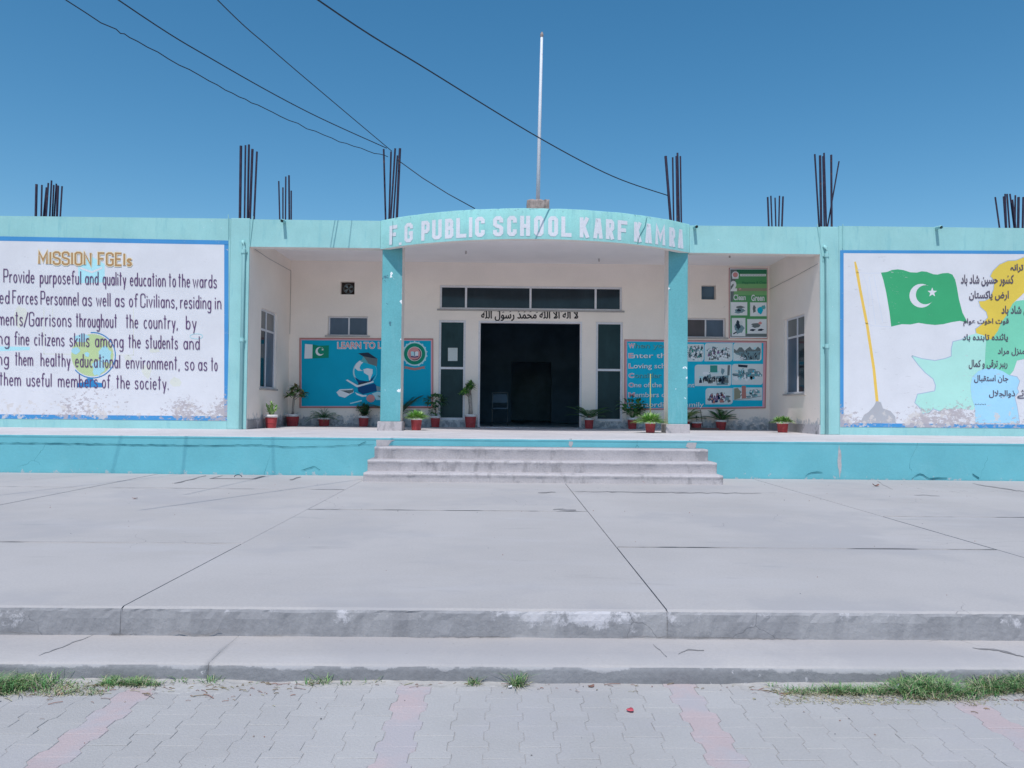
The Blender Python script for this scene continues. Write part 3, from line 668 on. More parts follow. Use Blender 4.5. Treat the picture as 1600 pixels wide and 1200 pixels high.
# letters painted on the arc
def arc_hit(px):
    d = ray(px, 350); dx, dy = d.x, d.y
    ax, ay = EYE.x - ccx, EYE.y - ccy
    A = dx * dx + dy * dy; Bq = 2 * (ax * dx + ay * dy); Cq = ax * ax + ay * ay - RR * RR
    t = (-Bq - math.sqrt(Bq * Bq - 4 * A * Cq)) / (2 * A); x, y = EYE.x + dx * t, EYE.y + dy * t
    return math.atan2(x - ccx, ccy - y)
m = MB(); lz0, lz1 = 4.485, 4.885
SIGN = [('F', 609, 621), ('.', 624, 628), ('G', 632, 646), ('P', 658, 672), ('U', 675, 691), ('B', 695, 709), ('L', 713, 729), ('I', 733, 738), ('C', 742, 758), ('S', 770, 787),
        ('C', 792, 808), ('H', 812, 829), ('O', 834, 850), ('O', 856, 872.5), ('L', 877, 893), ('K', 905, 921.5), ('A', 927, 942), ('R', 946, 960), ('F', 965, 980),
        ('K', 990, 1003), ('A', 1008, 1018.6), ('M', 1023, 1040), ('R', 1045, 1055), ('A', 1059, 1067.6)]
class Arcf(Flat):
    def P(s, x, y, lay=None):
        return Vector(arc(x / RR, RR + .005 + .0012 * (lay or 0), y))
af = Arcf(W)
for ch, p0, p1 in SIGN:
    af = Arcf(W); t0, t1 = arc_hit(p0) * RR, arc_hit(p1) * RR; sw = min(0.078, 0.45 * (t1 - t0))
    if ch in '.I': sw = 0.07
    sts, wt_ = strokes(ch, 0)
    for k, (pts, cl_) in enumerate(sts):
        q = []
        for a, b_ in pts:
            if ch == '.': q.append(((t0 + t1) / 2, lz0 + b_ * .5 * .4)); continue
            if ch == 'I': q.append(((t0 + t1) / 2, lz0 + sw / 2 + b_ * (lz1 - lz0 - sw))); continue
            x = t0 + sw / 2 + (t1 - t0 - sw) * a / wt_
            if ch == 'F': x = t0 + sw / 2 + (t1 - t0 - sw / 2) * (a - .03) / .35
            q.append((x, lz0 + sw / 2 * (0 < 1) + b_ * (lz1 - lz0 - sw)) if ch not in 'FHKAMLPRE' or True else (x, lz0))
        # stretch stroke ends of stems to full height
        q = [(x, y - sw / 2 if (i in (0, len(q) - 1) and not cl_ and b0 == 0) else (y + sw / 2 if (i in (0, len(q) - 1) and not cl_ and b0 == 1 and ch in 'HIKUM') else y)) for i, ((x, y), (_, b0)) in enumerate(zip(q, pts))]
        if ch == 'L': q = [(x, y) for x, y in [(t0 + sw / 2, lz1), (t0 + sw / 2, lz0 + sw / 2), (t1, lz0 + sw / 2)]]
        af.rib(q, sw, 'letter_white', closed=cl_, lay=k)
    part(af, 'letter', fas)
af = Arcf(W); t0, t1 = arc_hit(1010) * RR, arc_hit(996) * RR
af.rib([(t0, 5.0), (t0 - .03, 4.86), (t0 - .05, 4.8), (t1 + .04, 4.6), (t1, 4.44)], .012, 'joint_teal', lay=5); part(af, 'crack', fas)
af = Arcf(W); t0 = arc_hit(614) * RR; af.rib([(t0, 4.98), (t0 + .01, 4.75), (t0 - .01, 4.46)], .008, 'joint_teal', lay=5); part(af, 'crack', fas)
# roof, ceiling
m = MB()
def roofpoly(z, flip, mat, inset):
    pts = [(-XE, W + .3), (ex0, W + .3)] if False else []
m.box(-XE, XE, W + wt + .01, 30, ZC + .004, ZC + .22, 'step_concrete'); part(m, 'roof_slab')
m = MB(); n = 40
cpts = [(XLi, W + .25), (ex0, W + .25)] + [(arc(-a_end + 2 * a_end * i / n, RR - th + .002, 0)[0], arc(-a_end + 2 * a_end * i / n, RR - th + .002, 0)[1]) for i in range(n + 1)] + [(ex1, W + .25), (XRi, W + .25), (XRi, B), (XLi, B)]
cl3 = [[Vector((x, y, 0)) for x, y in cpts]]
for zz, mt, up in ((ZC, 'ceiling_paint', False), (ZC + .16, 'step_concrete', True)):
    i = len(m.v); m.v += [(x, y, zz) for x, y in cpts]; k = m.mat(mt)
    for t in tessellate_polygon(cl3):
        a, b_, c_ = (Vector(m.v[i + j]) for j in t); f = tuple(i + j for j in t)
        if ((b_ - a).cross(c_ - a).z > 0) != up: f = f[::-1]
        m.f.append(f); m.mi.append(k)
part(m, 'porch_ceiling')
# walls with openings
def holed_wall(axis, c, u0, u1, z0, z1, holes, mat, thick, side):
    """wall on plane axis=c; faces on the front plane, reveals through `thick` towards `side`"""
    m = MB()
    us = sorted({u0, u1, *[h[0] for h in holes], *[h[1] for h in holes]}); zs = sorted({z0, z1, *[h[2] for h in holes], *[h[3] for h in holes]})
    def P(u, d, z): return (u, c + d, z) if axis == 'Y' else (c + d, u, z)
    for a, b_ in zip(us, us[1:]):
        for e, f in zip(zs, zs[1:]):
            cu, cz = (a + b_) / 2, (e + f) / 2
            if any(h[0] < cu < h[1] and h[2] < cz < h[3] for h in holes): continue
            m.face([P(a, 0, e), P(b_, 0, e), P(b_, 0, f), P(a, 0, f)], mat); m.face([P(a, side * thick, e), P(a, side * thick, f), P(b_, side * thick, f), P(b_, side * thick, e)], mat)
    for a, b_, e, f in holes:
        for q in ((a, e, b_, e), (b_, e, b_, f), (b_, f, a, f), (a, f, a, e)):
            if abs(q[1] - z0) < 1e-6 and abs(q[3] - z0) < 1e-6: continue
            m.face([P(q[0], 0, q[1]), P(q[0], side * thick, q[1]), P(q[2], side * thick, q[3]), P(q[2], 0, q[3])], mat)
    return m
def rectB(x0, y0, x1, y1, Y=B):
    a = onY(x0, (y0 + y1) / 2, Y).x; b_ = onY(x1, (y0 + y1) / 2, Y).x; xm = (x0 + x1) / 2
    return (a, b_, onY(xm, y1, Y).z, onY(xm, y0, Y).z)
H = {'wl': rectB(512, 494, 574.5, 524.5), 'wr': rectB(1072, 497, 1134, 527.5), 'vl': rectB(532, 440, 554, 460), 'vr': rectB(1096, 446, 1118.5, 468),
     'tr': rectB(687, 447, 972, 484.5), 'sl': rectB(685, 500, 727, 656), 'sr': rectB(931, 503, 973, 658), 'dr': rectB(747, 502, 909, 670)}
H['dr'] = (*H['dr'][:2], PZ, H['dr'][3])
m = holed_wall('Y', B, XLi, XRi, PZ, ZC, list(H.values()), 'cream_wall', 0.23, 1); part(m, 'porch_back_wall')
WH = (16.95, 18.15, 1.5, 3.28)
for X, sgn in ((XLi, -1), (XRi, 1)):
    m = holed_wall('X', X - sgn * .002, W + .42, B + .1, PZ, ZC, [WH], 'cream_wall', 0.24, sgn); part(m, 'porch_side_wall')
    m = MB(); m.face([(X - sgn * .003, W, PZ), (X - sgn * .003, W + .42, PZ), (X - sgn * .003, W + .42, ZC), (X - sgn * .003, W, ZC)], 'cream_wall'); part(m, 'porch_wall_end')
    m = MB(); y0 = W + .0; (m.box(X - .022, X, y0, B, PZ, PZ + .2, 'concrete_riser') if sgn > 0 else m.box(X, X + .022, y0, B, PZ, PZ + .2, 'concrete_riser')); part(m, 'skirting')
# ceiling hides wall tops; dark hall behind
def room(x0, x1, y0, y1, z0, z1, name):
    m = MB(); m.face([(x0, y0, z0), (x1, y0, z0), (x1, y1, z0), (x0, y1, z0)], 'interior_floor'); m.face([(x0, y0, z1), (x0, y1, z1), (x1, y1, z1), (x1, y0, z1)], 'interior')
    m.face([(x0, y1, z0), (x1, y1, z0), (x1, y1, z1), (x0, y1, z1)], 'interior'); m.face([(x0, y0, z0), (x0, y1, z0), (x0, y1, z1), (x0, y0, z1)], 'interior'); m.face([(x1, y0, z0), (x1, y0, z1), (x1, y1, z1), (x1, y1, z0)], 'interior')
    return part(m, name)
room(-5.2, 7.4, B + .23, 29.5, PZ + .003, ZC - .05, 'hall_room')
m = MB(); m.box(-13.9, XLi - .26, W + wt + .02, 29.5, PZ, ZC, 'interior'); part(m, 'wing_room'); m = MB(); m.box(XRi + .26, 13.9, W + wt + .02, 29.5, PZ, ZC, 'interior'); part(m, 'wing_room')

def window(rect, Y, fr, panes, name='window', bars_u=(), bars_z=(), sill=True, axis='Y', side=1, fw=0.035, matf='aluminium', depth=0.10):
    """rect = (u0, u1, z0, z1). frame recessed in the wall by depth; panes between bars"""
    u0, u1, z0, z1 = rect
    def bx(m, a, b_, d0, d1, e, f, mat):
        if axis == 'Y': m.box(a, b_, Y + side * d0 if side > 0 else Y - d1, Y + side * d1 if side > 0 else Y - d0, e, f, mat)
        else:
            xs = sorted((Y + side * d0, Y + side * d1)); m.box(xs[0], xs[1], a, b_, e, f, mat)
    m = MB(); d0, d1 = depth, depth + 0.05
    bx(m, u0, u1, d0, d1, z0, z0 + fw, matf); bx(m, u0, u1, d0, d1, z1 - fw, z1, matf)
    bx(m, u0, u0 + fw, d0, d1, z0 + fw, z1 - fw, matf); bx(m, u1 - fw, u1, d0, d1, z0 + fw, z1 - fw, matf)
    win = part(m, name)
    us = [u0 + fw] + sum([[b_ - fw / 2, b_ + fw / 2] for b_ in bars_u], []) + [u1 - fw]
    zs = [z0 + fw] + sum([[b_ - fw / 2, b_ + fw / 2] for b_ in bars_z], []) + [z1 - fw]
    k = 0
    for j in range(0, len(zs), 2):
        for i in range(0, len(us), 2):
            m = MB(); bx(m, us[i], us[i + 1], d0 + .02, d0 + .03, zs[j], zs[j + 1], panes[k % len(panes)]); part(m, 'pane', win); k += 1
        if j + 2 < len(zs):
            m = MB(); bx(m, us[0], us[-1], d0 - .002, d1 + .002, zs[j + 1], zs[j + 2], matf); part(m, 'mullion', win)
    for b_ in bars_u:
        lastz = zs[0]
        for j in range(0, len(zs), 2):
            m = MB(); bx(m, b_ - fw / 2, b_ + fw / 2, d0, d1, zs[j], zs[j + 1], matf); part(m, 'mullion', win)
    if sill:
        m = MB(); bx(m, u0 - .06, u1 + .06, -.03, depth - .005, z0 - .035, z0 + .004, 'sill_plaster'); part(m, 'sill', win)
    return win
xs_ = lambda px, py, Y=B: onY(px, py, Y).x
window(H['wl'], B, 1, ['glass_blue'], bars_u=[xs_(544, 509)]); window(H['wr'], B, 1, ['glass_brown', 'glass_blue'], bars_u=[xs_(1104, 512)])
window(H['tr'], B, 1, ['glass_dark'], name='transom_window', bars_u=[xs_(728, 466), xs_(829, 466), xs_(931, 466)], fw=.05, depth=.04)
window(H['sl'], B, 1, ['glass_green'], name='sidelight_window', bars_z=[onY(706, 575, B).z], fw=.055, depth=.04, sill=False)
window(H['sr'], B, 1, ['glass_green'], name='sidelight_window', bars_z=[onY(951, 578, B).z], fw=.055, depth=.04, sill=False)
for X, sgn in ((XLi, -1), (XRi, 1)):
    window(WH, X, 1, ['glass_dark', 'glass_blue', 'glass_grey', 'glass_grey'], name='window', bars_u=[17.5], bars_z=[2.82], axis='X', side=sgn, fw=.045, depth=.05)
for key, mt in (('vl', 'vent_brown'), ('vr', 'interior_panel')):
    u0, u1, z0, z1 = H[key]; m = MB(); m.box(u0 + .002, u1 - .002, B + .16, B + .18, z0 + .002, z1 - .002, mt); v_ = part(m, 'vent_opening')
    if key == 'vl':
        m = MB(); cx_, cz_ = (u0 + u1) / 2, (z0 + z1) / 2
        m.tube([(cx_ + .12 * math.cos(R(t)), B + .13, cz_ + .12 * math.sin(R(t))) for t in range(0, 361, 24)], .008, 'chair_steel', 5)
        for q in range(4):
            a = R(q * 90 + 20); m.face([(cx_, B + .135, cz_), (cx_ + .11 * math.cos(a), B + .13, cz_ + .11 * math.sin(a)), (cx_ + .11 * math.cos(a + .7), B + .14, cz_ + .11 * math.sin(a + .7))], 'chair_steel')
        part(m, 'fan', v_)
# door frame
u0, u1, z0, z1 = H['dr']; m = MB(); fw = .05
m.box(u0, u0 + fw, B - .012, B + .12, z0, z1, 'door_frame_paint'); m.box(u1 - fw, u1, B - .012, B + .12, z0, z1, 'door_frame_paint'); m.box(u0 + fw, u1 - fw, B - .012, B + .12, z1 - fw, z1, 'door_frame_paint'); part(m, 'door_frame', bevel=.004)
m = MB(); m.box(u0 + .02, u1 - .02, B - .35, B + .1, PZ + .002, PZ + .018, 'concrete_riser'); part(m, 'threshold')
# inner partition with a second doorway, seen dimly
m = MB(); m.box(u0 - .8, u0 + .9, 25, 25.1, PZ + .01, 4.6, 'interior_panel'); m.box(u0 + 2.2, u1 + 1.2, 25, 25.1, PZ + .01, 4.6, 'interior_panel'); m.box(u0 + .9, u0 + 2.2, 25, 25.1, 2.6, 4.6, 'interior_panel'); part(m, 'hall_partition')
# calligraphy above the door
f = Flat(B)
for dx_, dy_ in ((-.45, 0), (.45, 0), (0, -.4), (0, .4)): font_text(f, arabic('لا اله الا الله محمد رسول الله'), 752 + dx_, 903 + dx_, 485.5 + dy_, 501.5 + dy_, 'ink_black', offset=0.0)
rr = random.Random(3)
for i in range(15):
    x = 757 + i * 10 + rr.uniform(-2, 2); y = 488 + i * .08 + rr.uniform(-.8, .8)
    f.rib([(x, y), (x + 1.6, y - 1.4), (x + 2.6, y - .6)], .7, 'ink_black')
part(f, 'calligraphy')
# cables stapled along the porch walls
m = MB(); a = onX(391, 384, XLi + .02); b_ = onX(450, 420, XLi + .02); m.tube([(XLi + .012, a.y, a.z), (XLi + .014, (a.y + b_.y) / 2 - .1, (a.z + b_.z) / 2 - .03), (XLi + .012, B - .02, b_.z)], .006, 'sill_plaster', 4)
m.tube([(XLi + .012, B - .012, b_.z), (XLi + .012, B - .012, 2.9)], .005, 'sill_plaster', 4); part(m, 'surface_cable')
m = MB(); m.tube([(XRi - .016, W + .05, Z_(1278, 411)), (XRi - .014, W + 1.3, Z_(1278, 411) - .05), (XRi - .016, B - .02, 4.15)], .006, 'sill_plaster', 4); part(m, 'surface_cable')
for (px, py) in ((728, 392), (936, 404), (1140, 398)):
    m = MB(); q = onZ(px, py, ZC); m.tube([(q.x, q.y, ZC + .002), (q.x, q.y, ZC - .07)], .02, 'sill_plaster', 6); part(m, 'ceiling_hook')

# drain pipes
def drainpipe(px, ytop, ybot, clamps):
    Yp = W - .065; top = onY(px, ytop, Yp); x = top.x; m = MB()
    zb = PZ
    m.tube([(x, Yp, PZ + .0), (x, Yp, top.z - .12), (x - .01, Yp + .01, top.z - .04), (x - .035, Yp + .05, top.z)], .033, 'teal_paint', 10)
    d = part(m, 'drainpipe', smooth=True)
    for cy in clamps:
        z = onY(px, cy, Yp).z; m = MB(); m.tube([(x, Yp, z - .05), (x, Yp, z + .03)], .046, 'teal_paint', 10); m.box(x - .07, x + .07, Yp + .03, W - .01, z - .03, z + .0, 'teal_paint'); part(m, 'pipe_collar', d, smooth=False)
drainpipe(381, 376, 668, (392, 530)); drainpipe(1291.5, 384, 678, (398, 540))
for px0, y0, y1, x1 in ((356.8, 335, 372, 356.8), (395.5, 338, 386, 390), (1277, 350, 408, 1286), (1317, 350, 388, 1317)):
    a = onY(px0, y0, W - .02); b_ = onY(x1, y1, W - .02); m = MB(); m.tube([a, b_], .009, 'teal_paint', 5); part(m, 'surface_cable')
# roof spouts through the parapet
for px, py in ((444.5, 346), (1085, 355), (1463, 356)):
    q = onY(px, py, W); m = MB(); m.tube([(q.x, W + .05, q.z), (q.x, W - .16, q.z - .02), (q.x, W - .19, q.z - .035)], .034, 'teal_paint', 10, caps=False)
    m.tube([(q.x, W + .05, q.z), (q.x, W - .155, q.z - .02)], .026, 'dark_gap', 10); part(m, 'roof_spout', smooth=True)

# ------------------------------------------------------------------ left mural
def quadpts(f, p00, p10, p11, p01): return [p00, p10, p11, p01]
MX0 = -420
f = Flat(W, base=.003); f.poly([(MX0, 366), (357, 381), (355, 657), (MX0, 648)], 'mural_white'); mural = part(f, 'mural')
f = Flat(W, base=.0045)
f.poly([(MX0, 361.5), (357, 376), (357, 382.5), (MX0, 369)], 'mural_blue'); f.poly([(MX0, 643.5), (357, 650.5), (357, 657.5), (MX0, 650)], 'mural_blue', lay=1); f.poly([(350.5, 382), (357, 382), (357, 651), (350.5, 651)], 'mural_blue', lay=1)
part(f, 'mural_border', mural)
f = Flat(W, base=.0045)
c1 = lambda x, y: (x / 4, 200 + y / 4); c2 = lambda x, y: (x / 4, 480 + y / 4)
f.tr = c1; f.poly([(490, 850), (575, 805), (655, 850), (655, 965), (490, 970)], 'mural_pale_teal', lay=0); f.poly([(500, 868), (575, 895), (640, 868), (640, 880), (575, 908), (500, 880)], 'mural_white', lay=1)
f.tr = c2
gp = f; f = Flat(W, c2, base=.0045); f.rib([(275, 0), (275, 295)], 5, 'mural_pale_yellow', lay=0); f.rib([(330, 0), (330, 190)], 4, 'mural_pale_yellow', lay=0); f.rib([(275, 292), (835, 300)], 6, 'mural_pale_yellow', lay=0); f.rib([(835, 0), (835, 300)], 5, 'mural_pale_yellow', lay=0)
f.poly([(0, 245), (190, 248), (185, 268), (0, 275)], 'mural_pale_teal', lay=0)
part(f, 'faded_painting', mural); f = Flat(W, c2, base=.0045); f.poly(circ(578, 300, 132, 32), 'mural_lime', lay=1)
for cx, cy, rx, ry in ((510, 195, 48, 26), (660, 300, 42, 55), (615, 380, 38, 50), (475, 270, 26, 22), (545, 295, 16, 14)): f.poly(blob(cx, cy, rx, ry, 14, .25), 'mural_aqua', lay=2)
f.rib(circ(580, 300, 142, 30, a0=-95, a1=140)[::-1], 6, 'mural_steel', lay=3)
f.poly([(480, 500), (485, 475), (530, 468), (545, 445), (580, 445), (600, 468), (640, 475), (645, 500)], 'mural_steel', lay=4)
part(gp, 'book_painting', mural); part(f, 'globe_painting', mural); f = Flat(W, c2, base=.0045)
for cx, cy, rx, ry in ((920, 400, 28, 45), (1100, 470, 38, 30), (800, 320, 26, 18), (965, 270, 34, 14), (130, 60, 40, 60)): f.poly(blob(cx, cy, rx, ry, 14, .25), 'mural_pale_yellow', lay=0); part(f, 'faded_painting', mural); f = Flat(W, c2, base=.0045)
for k in range(3): f.rib(circ(1228, 182, 40, 18, ry=16, a0=k * 60, a1=k * 60 + 359), 3, 'mural_pale_teal', closed=False, lay=1 + k)
part(f, 'faded_painting', mural)
f = Flat(W, base=.0125, step=.0008)
LN = [(20.5, 441, 450, [('To', -42, -14), ('Provide', 6, 54), ('purposeful', 63, 127), ('and', 133.5, 154), ('quality', 161, 197), ('education', 203.5, 259), ('to', 264, 275), ('the', 279, 297), ('wards', 302, 339)]),
      (20.5, 474, 483, [('of', -58, -42), ('Armed', -32, 15), ('Forces', 20, 59), ('Personnel', 64, 123), ('as', 129, 144), ('well', 151, 173), ('as', 180, 195), ('of', 202, 215), ('Civilians,', 220, 277), ('residing', 282, 330), ('in', 336, 346)]),
      (21, 508, 515.5, [('Cantonments', -48, 36), ('/', 38, 45), ('Garrisons', 46, 112), ('throughout', 119, 183), ('the', 197, 216), ('country,', 225, 278), ('by', 291, 307)]),
      (20.5, 538, 547, [('ing', -8, 15), ('fine', 23, 46), ('citizens', 54, 101), ('skills', 109, 140), ('among', 149, 193), ('the', 201, 220), ('students', 228, 278), ('and', 287, 312)]),
      (20.5, 570, 579.5, [('ing', -8, 14), ('them', 24, 52), ('healthy', 64, 110), ('educational', 118, 188), ('environment,', 197, 281), ('so', 289, 304), ('as', 310, 324), ('to', 330, 340)]),
      (20.5, 602, 611, [('make', -42, -10), ('them', 0, 33), ('useful', 42, 81), ('members', 91, 153), ('of', 160, 172), ('the', 182, 203), ('society.', 211, 264)])]
for h_, ya, yb, words in LN:
    for wd, a, b_ in words:
        f = Flat(W, base=.0125, step=.0008); hand(f, wd, a, b_, ya + (yb - ya) * a / 340, ya + (yb - ya) * b_ / 340, h_, 1.5, 'mural_purple'); part(f, 'lettering', mural)
for wd, a, b_ in (('MISSION', 61, 143), ('FGEI', 154, 196), ('s', 199, 206)):
    f = Flat(W, base=.0125, step=.0008); hand(f, wd, a, b_, 411 + a * .02, 411 + b_ * .02, 18.5 if wd != 's' else 16, 5.0, 'mural_cream'); f.layer = 2
    hand(f, wd, a, b_, 411 + a * .02, 411 + b_ * .02, 18.5 if wd != 's' else 16, 2.9, 'mural_gold'); part(f, 'lettering', mural)

# ------------------------------------------------------------------ right mural: flag, map and verses
c4 = lambda x, y: (1280 + x / 3.872, 380 + y / 3.872)
f = Flat(W, base=.003); f.poly([(1314, 394), (1960, 396), (1960, 668), (1314, 664)], 'mural_white'); mural2 = part(f, 'mural')
f = Flat(W, base=.0045)
f.poly([(1312.5, 391), (1960, 393), (1960, 399), (1312.5, 395.5)], 'mural_blue', lay=1); f.poly([(1312.5, 661), (1960, 666), (1960, 672), (1312.5, 667)], 'mural_blue', lay=1); f.poly([(1312.5, 395.5), (1318, 395.5), (1318, 661), (1312.5, 661)], 'mural_blue', lay=1)
part(f, 'mural_border', mural2)
f = Flat(W, c4, base=.0045)
Y_ = [(1239, 85), (1190, 105), (1140, 108), (1090, 130), (1050, 170), (1035, 200), (1060, 225), (1055, 280), (1030, 335), (1000, 350), (965, 352), (975, 385), (1010, 415), (1020, 450), (985, 490), (945, 520), (950, 545), (1000, 560), (1010, 585), (1045, 580), (1080, 530), (1100, 480), (1130, 440), (1150, 400), (1170, 365), (1239, 300), (1330, 260), (1430, 280), (1530, 200), (1470, 90), (1350, 60)]
G_ = [(1170, 365), (1150, 400), (1130, 440), (1100, 480), (1080, 530), (1045, 580), (1010, 585), (1005, 650), (1000, 760), (1060, 757), (1110, 775), (1150, 800), (1175, 770), (1195, 710), (1239, 700), (1330, 650), (1440, 600), (1470, 480), (1420, 400), (1340, 380), (1290, 340), (1230, 345), (1190, 350)]
B_ = [(560, 682), (620, 700), (700, 712), (760, 700), (800, 685), (800, 640), (810, 597), (860, 585), (900, 560), (950, 545), (1000, 560), (1010, 585), (1005, 650), (1000, 760), (960, 775), (925, 810), (915, 860), (920, 930), (940, 990), (930, 1010), (850, 1000), (780, 1005), (730, 1015), (690, 1000), (660, 1025), (620, 1030), (615, 1000), (580, 965), (595, 915), (650, 905), (700, 895), (705, 860), (690, 820), (640, 780), (600, 735)]
S_ = [(1000, 760), (1060, 757), (1110, 775), (1150, 800), (1195, 810), (1210, 835), (1195, 880), (1205, 900), (1180, 930), (1195, 990), (1210, 1088), (945, 1088), (940, 990), (920, 930), (915, 860), (925, 810), (960, 775)]
for q in (Y_[:17], B_[:9], B_[21:] + B_[:1], S_[3:11]): f.rib(q, 9, 'mural_outline', lay=0)
f.poly(Y_, 'mural_yellow', lay=1); f.poly(G_, 'mural_punjab', lay=2); f.poly(B_, 'mural_mint', lay=1); f.poly(S_, 'mural_sky', lay=3)
part(f, 'map_painting', mural2)
f = Flat(W, c4, base=.0045)
f.poly([(373, 178), (410, 174), (440, 162), (475, 158), (510, 163), (550, 176), (590, 178), (620, 170), (650, 173), (690, 188), (715, 190), (745, 182), (780, 180), (805, 190), (822, 220), (832, 265), (845, 340), (866, 420), (898, 482), (850, 470), (800, 478), (750, 490), (700, 495), (650, 490), (600, 482), (550, 492), (500, 490), (455, 500), (435, 505), (425, 420), (405, 300), (388, 225)], 'mural_green', lay=0)
f.poly(crescent(617, 318, 72, 642, 312, 58, (38, 302), (46, 292)), 'mural_white', lay=1)
f.poly(star(683, 298, 30, -90), 'mural_white', lay=1)
f.rib([(216, 112), (228, 170), (245, 270), (290, 500), (330, 760), (350, 960)], [10, 18, 16, 17, 17, 18], 'mural_orange', lay=0)
for q in ([(225, 178), (300, 182), (374, 180)], [(262, 190), (290, 260), (298, 380), (300, 480)], [(270, 480), (330, 500), (434, 506)], [(330, 190), (350, 300), (385, 480)], [(300, 200), (320, 330), (340, 490)]): f.rib(q, 3.5, 'mural_faint', lay=0)
f.poly([(255, 1070), (270, 1040), (300, 1020), (330, 985), (345, 955), (372, 962), (385, 1000), (430, 1015), (460, 1050), (462, 1086), (300, 1090), (258, 1088)], 'mural_rock', lay=2)
part(f, 'flag_painting', mural2)
f = Flat(W, c4, base=.0125, step=.0008)
UR = [('قومی ترانہ', 1155, 1345, 125, 178, .03), ('کشور حسین شاد باد', 855, 1175, 190, 262, .025), ('ارض پاکستان', 905, 1145, 288, 352, .025), ('مرکز یقین شاد باد', 1100, 1400, 378, 442, .025),
      ('قوت اخوت عوام', 870, 1145, 455, 503, .02), ('پائندہ تابندہ باد', 865, 1140, 548, 602, .02), ('شاد باد منزل مراد', 1078, 1380, 632, 682, .02), ('رہبر ترقی و کمال', 903, 1137, 705, 762, .02),
      ('جان استقبال', 935, 1142, 798, 846, .02), ('سایہ خدائے ذوالجلال', 1025, 1400, 888, 940, .02), ('پاک سر زمین', 1400, 1640, 200, 262, .02), ('نشان عزم', 1420, 1640, 290, 352, .02)]
for s_, a, b_, t0, t1, off in UR:
    f = Flat(W, c4, base=.0125, step=.0008); font_text(f, arabic(s_), a, b_, t0, t1, 'mural_ink', offset=off); part(f, 'lettering', mural2)
f = Flat(W, c4, base=.0125, step=.0008)
for i in range(7): f.rib([(940 + i * 10, 972 + (i % 2) * 4), (946 + i * 10, 976)], 3, 'mural_ink', lay=0)
part(f, 'lettering', mural2)

# ------------------------------------------------------------------ banners on the porch back wall
def banner_base(name, corners, border, inner, label, Y=B, group=None, inset=3.0):
    f = Flat(Y, base=.02); f.poly(corners, border, lay=0); pts = [Vector(v) for v in f.v]
    e = empty(name, (sum(p.x for p in pts) / 4, Y - .02, min(p.z for p in pts)), label=label, cat='banner', group=group)
    m = MB(); fr = [Vector((p.x, Y - .018, p.z)) for p in pts]; bk = [Vector((p.x, Y - .002, p.z)) for p in pts]
    m.face(fr[::-1] if (fr[1] - fr[0]).cross(fr[2] - fr[0]).y > 0 else fr, border)
    for i in range(4): m.face([fr[i], bk[i], bk[(i + 1) % 4], fr[(i + 1) % 4]], border)
    rel(m.build('backing'), e)
    return e
e = banner_base('banner', [(468, 528), (677, 529), (677, 638), (468, 637.5)], 'print_border', '', 'blue banner with a globe wearing a graduation cap, left of the doorway')
f = Flat(B, base=.019, step=.0008)
f.poly([(470, 530), (675.5, 531), (675.5, 636), (470, 635.5)], 'print_pink', lay=0); f.poly([(471.5, 531.5), (673.5, 532.5), (673.5, 634.5), (471.5, 634.5)], 'print_blue', lay=1)
rel(f.build('sheet'), e)
f = Flat(B, base=.0215, step=.0006); cb = lambda x, y: (380 + x / 5.333, 500 + y / 5.333); f.tr = cb
f.poly([(517, 200), (580, 205), (578, 320), (512, 322)], 'print_white', lay=0); f.poly([(580, 205), (640, 215), (716, 212), (714, 315), (650, 318), (578, 320)], 'print_green', lay=0)
f.poly(crescent(640, 262, 36, 652, 257, 29, (25, 310), (35, 300)), 'print_white', lay=1); f.poly(star(664, 247, 12, -60), 'print_white', lay=1)
rel(f.build('flag_print'), e)
f = Flat(B, base=.0215, step=.0006); cg = lambda x, y: (520 + x / 10, 525 + y / 10); f.tr = cg
f.poly(circ(505, 560, 188, 30), 'print_pale', lay=0); f.poly(circ(515, 560, 176, 30), 'print_blue_light', lay=1)
f.poly([(400, 735), (340, 640), (420, 690), (560, 710), (670, 600), (620, 700), (560, 740)], 'print_navy', lay=2)
f.poly([(345, 500), (370, 430), (420, 385), (480, 410), (440, 450), (420, 500), (440, 530), (480, 545), (400, 545)], 'print_white', lay=3)
f.poly([(480, 520), (540, 505), (625, 520), (625, 580), (600, 640), (585, 700), (570, 690), (560, 620), (490, 575)], 'print_white', lay=3)
f.poly([(480, 320), (530, 290), (690, 370), (685, 470), (600, 450), (440, 400)], 'print_teal', lay=4); f.poly([(400, 272), (555, 258), (700, 355), (690, 475), (560, 430), (490, 330)], 'print_grey', lay=5)
f.poly([(400, 272), (555, 258), (700, 355), (620, 345), (480, 318)], 'print_dark', lay=6)
f.poly([(205, 690), (235, 680), (390, 770), (640, 705), (640, 725), (395, 800), (370, 795)], 'print_white', lay=5); f.poly([(400, 730), (600, 700), (560, 740), (400, 770)], 'print_dark', lay=4)
f.poly([(390, 800), (650, 740), (700, 790), (690, 860), (470, 910), (400, 870)], 'print_navy', lay=3)
f.poly([(60, 880), (110, 835), (320, 825), (330, 880), (260, 920), (190, 965), (100, 940)], 'print_white', lay=3); f.poly([(120, 850), (330, 830), (320, 880), (260, 900)], 'print_grey', lay=4); f.rib([(130, 845), (310, 835)], 14, 'print_white', lay=5); f.rib([(190, 870), (270, 895)], 10, 'print_dark', lay=5)
f.poly([(350, 880), (400, 900), (480, 925), (530, 920), (530, 945), (460, 950), (380, 920)], 'print_white', lay=4); f.rib([(275, 1055), (455, 1010)], 18, 'print_pale', lay=3)
f.poly(circ(595, 975, 66, 20, ry=60), 'print_salmon', lay=6); f.poly([(610, 900), (700, 870), (760, 880), (760, 1000), (680, 1000), (640, 930)], 'print_pale', lay=5)
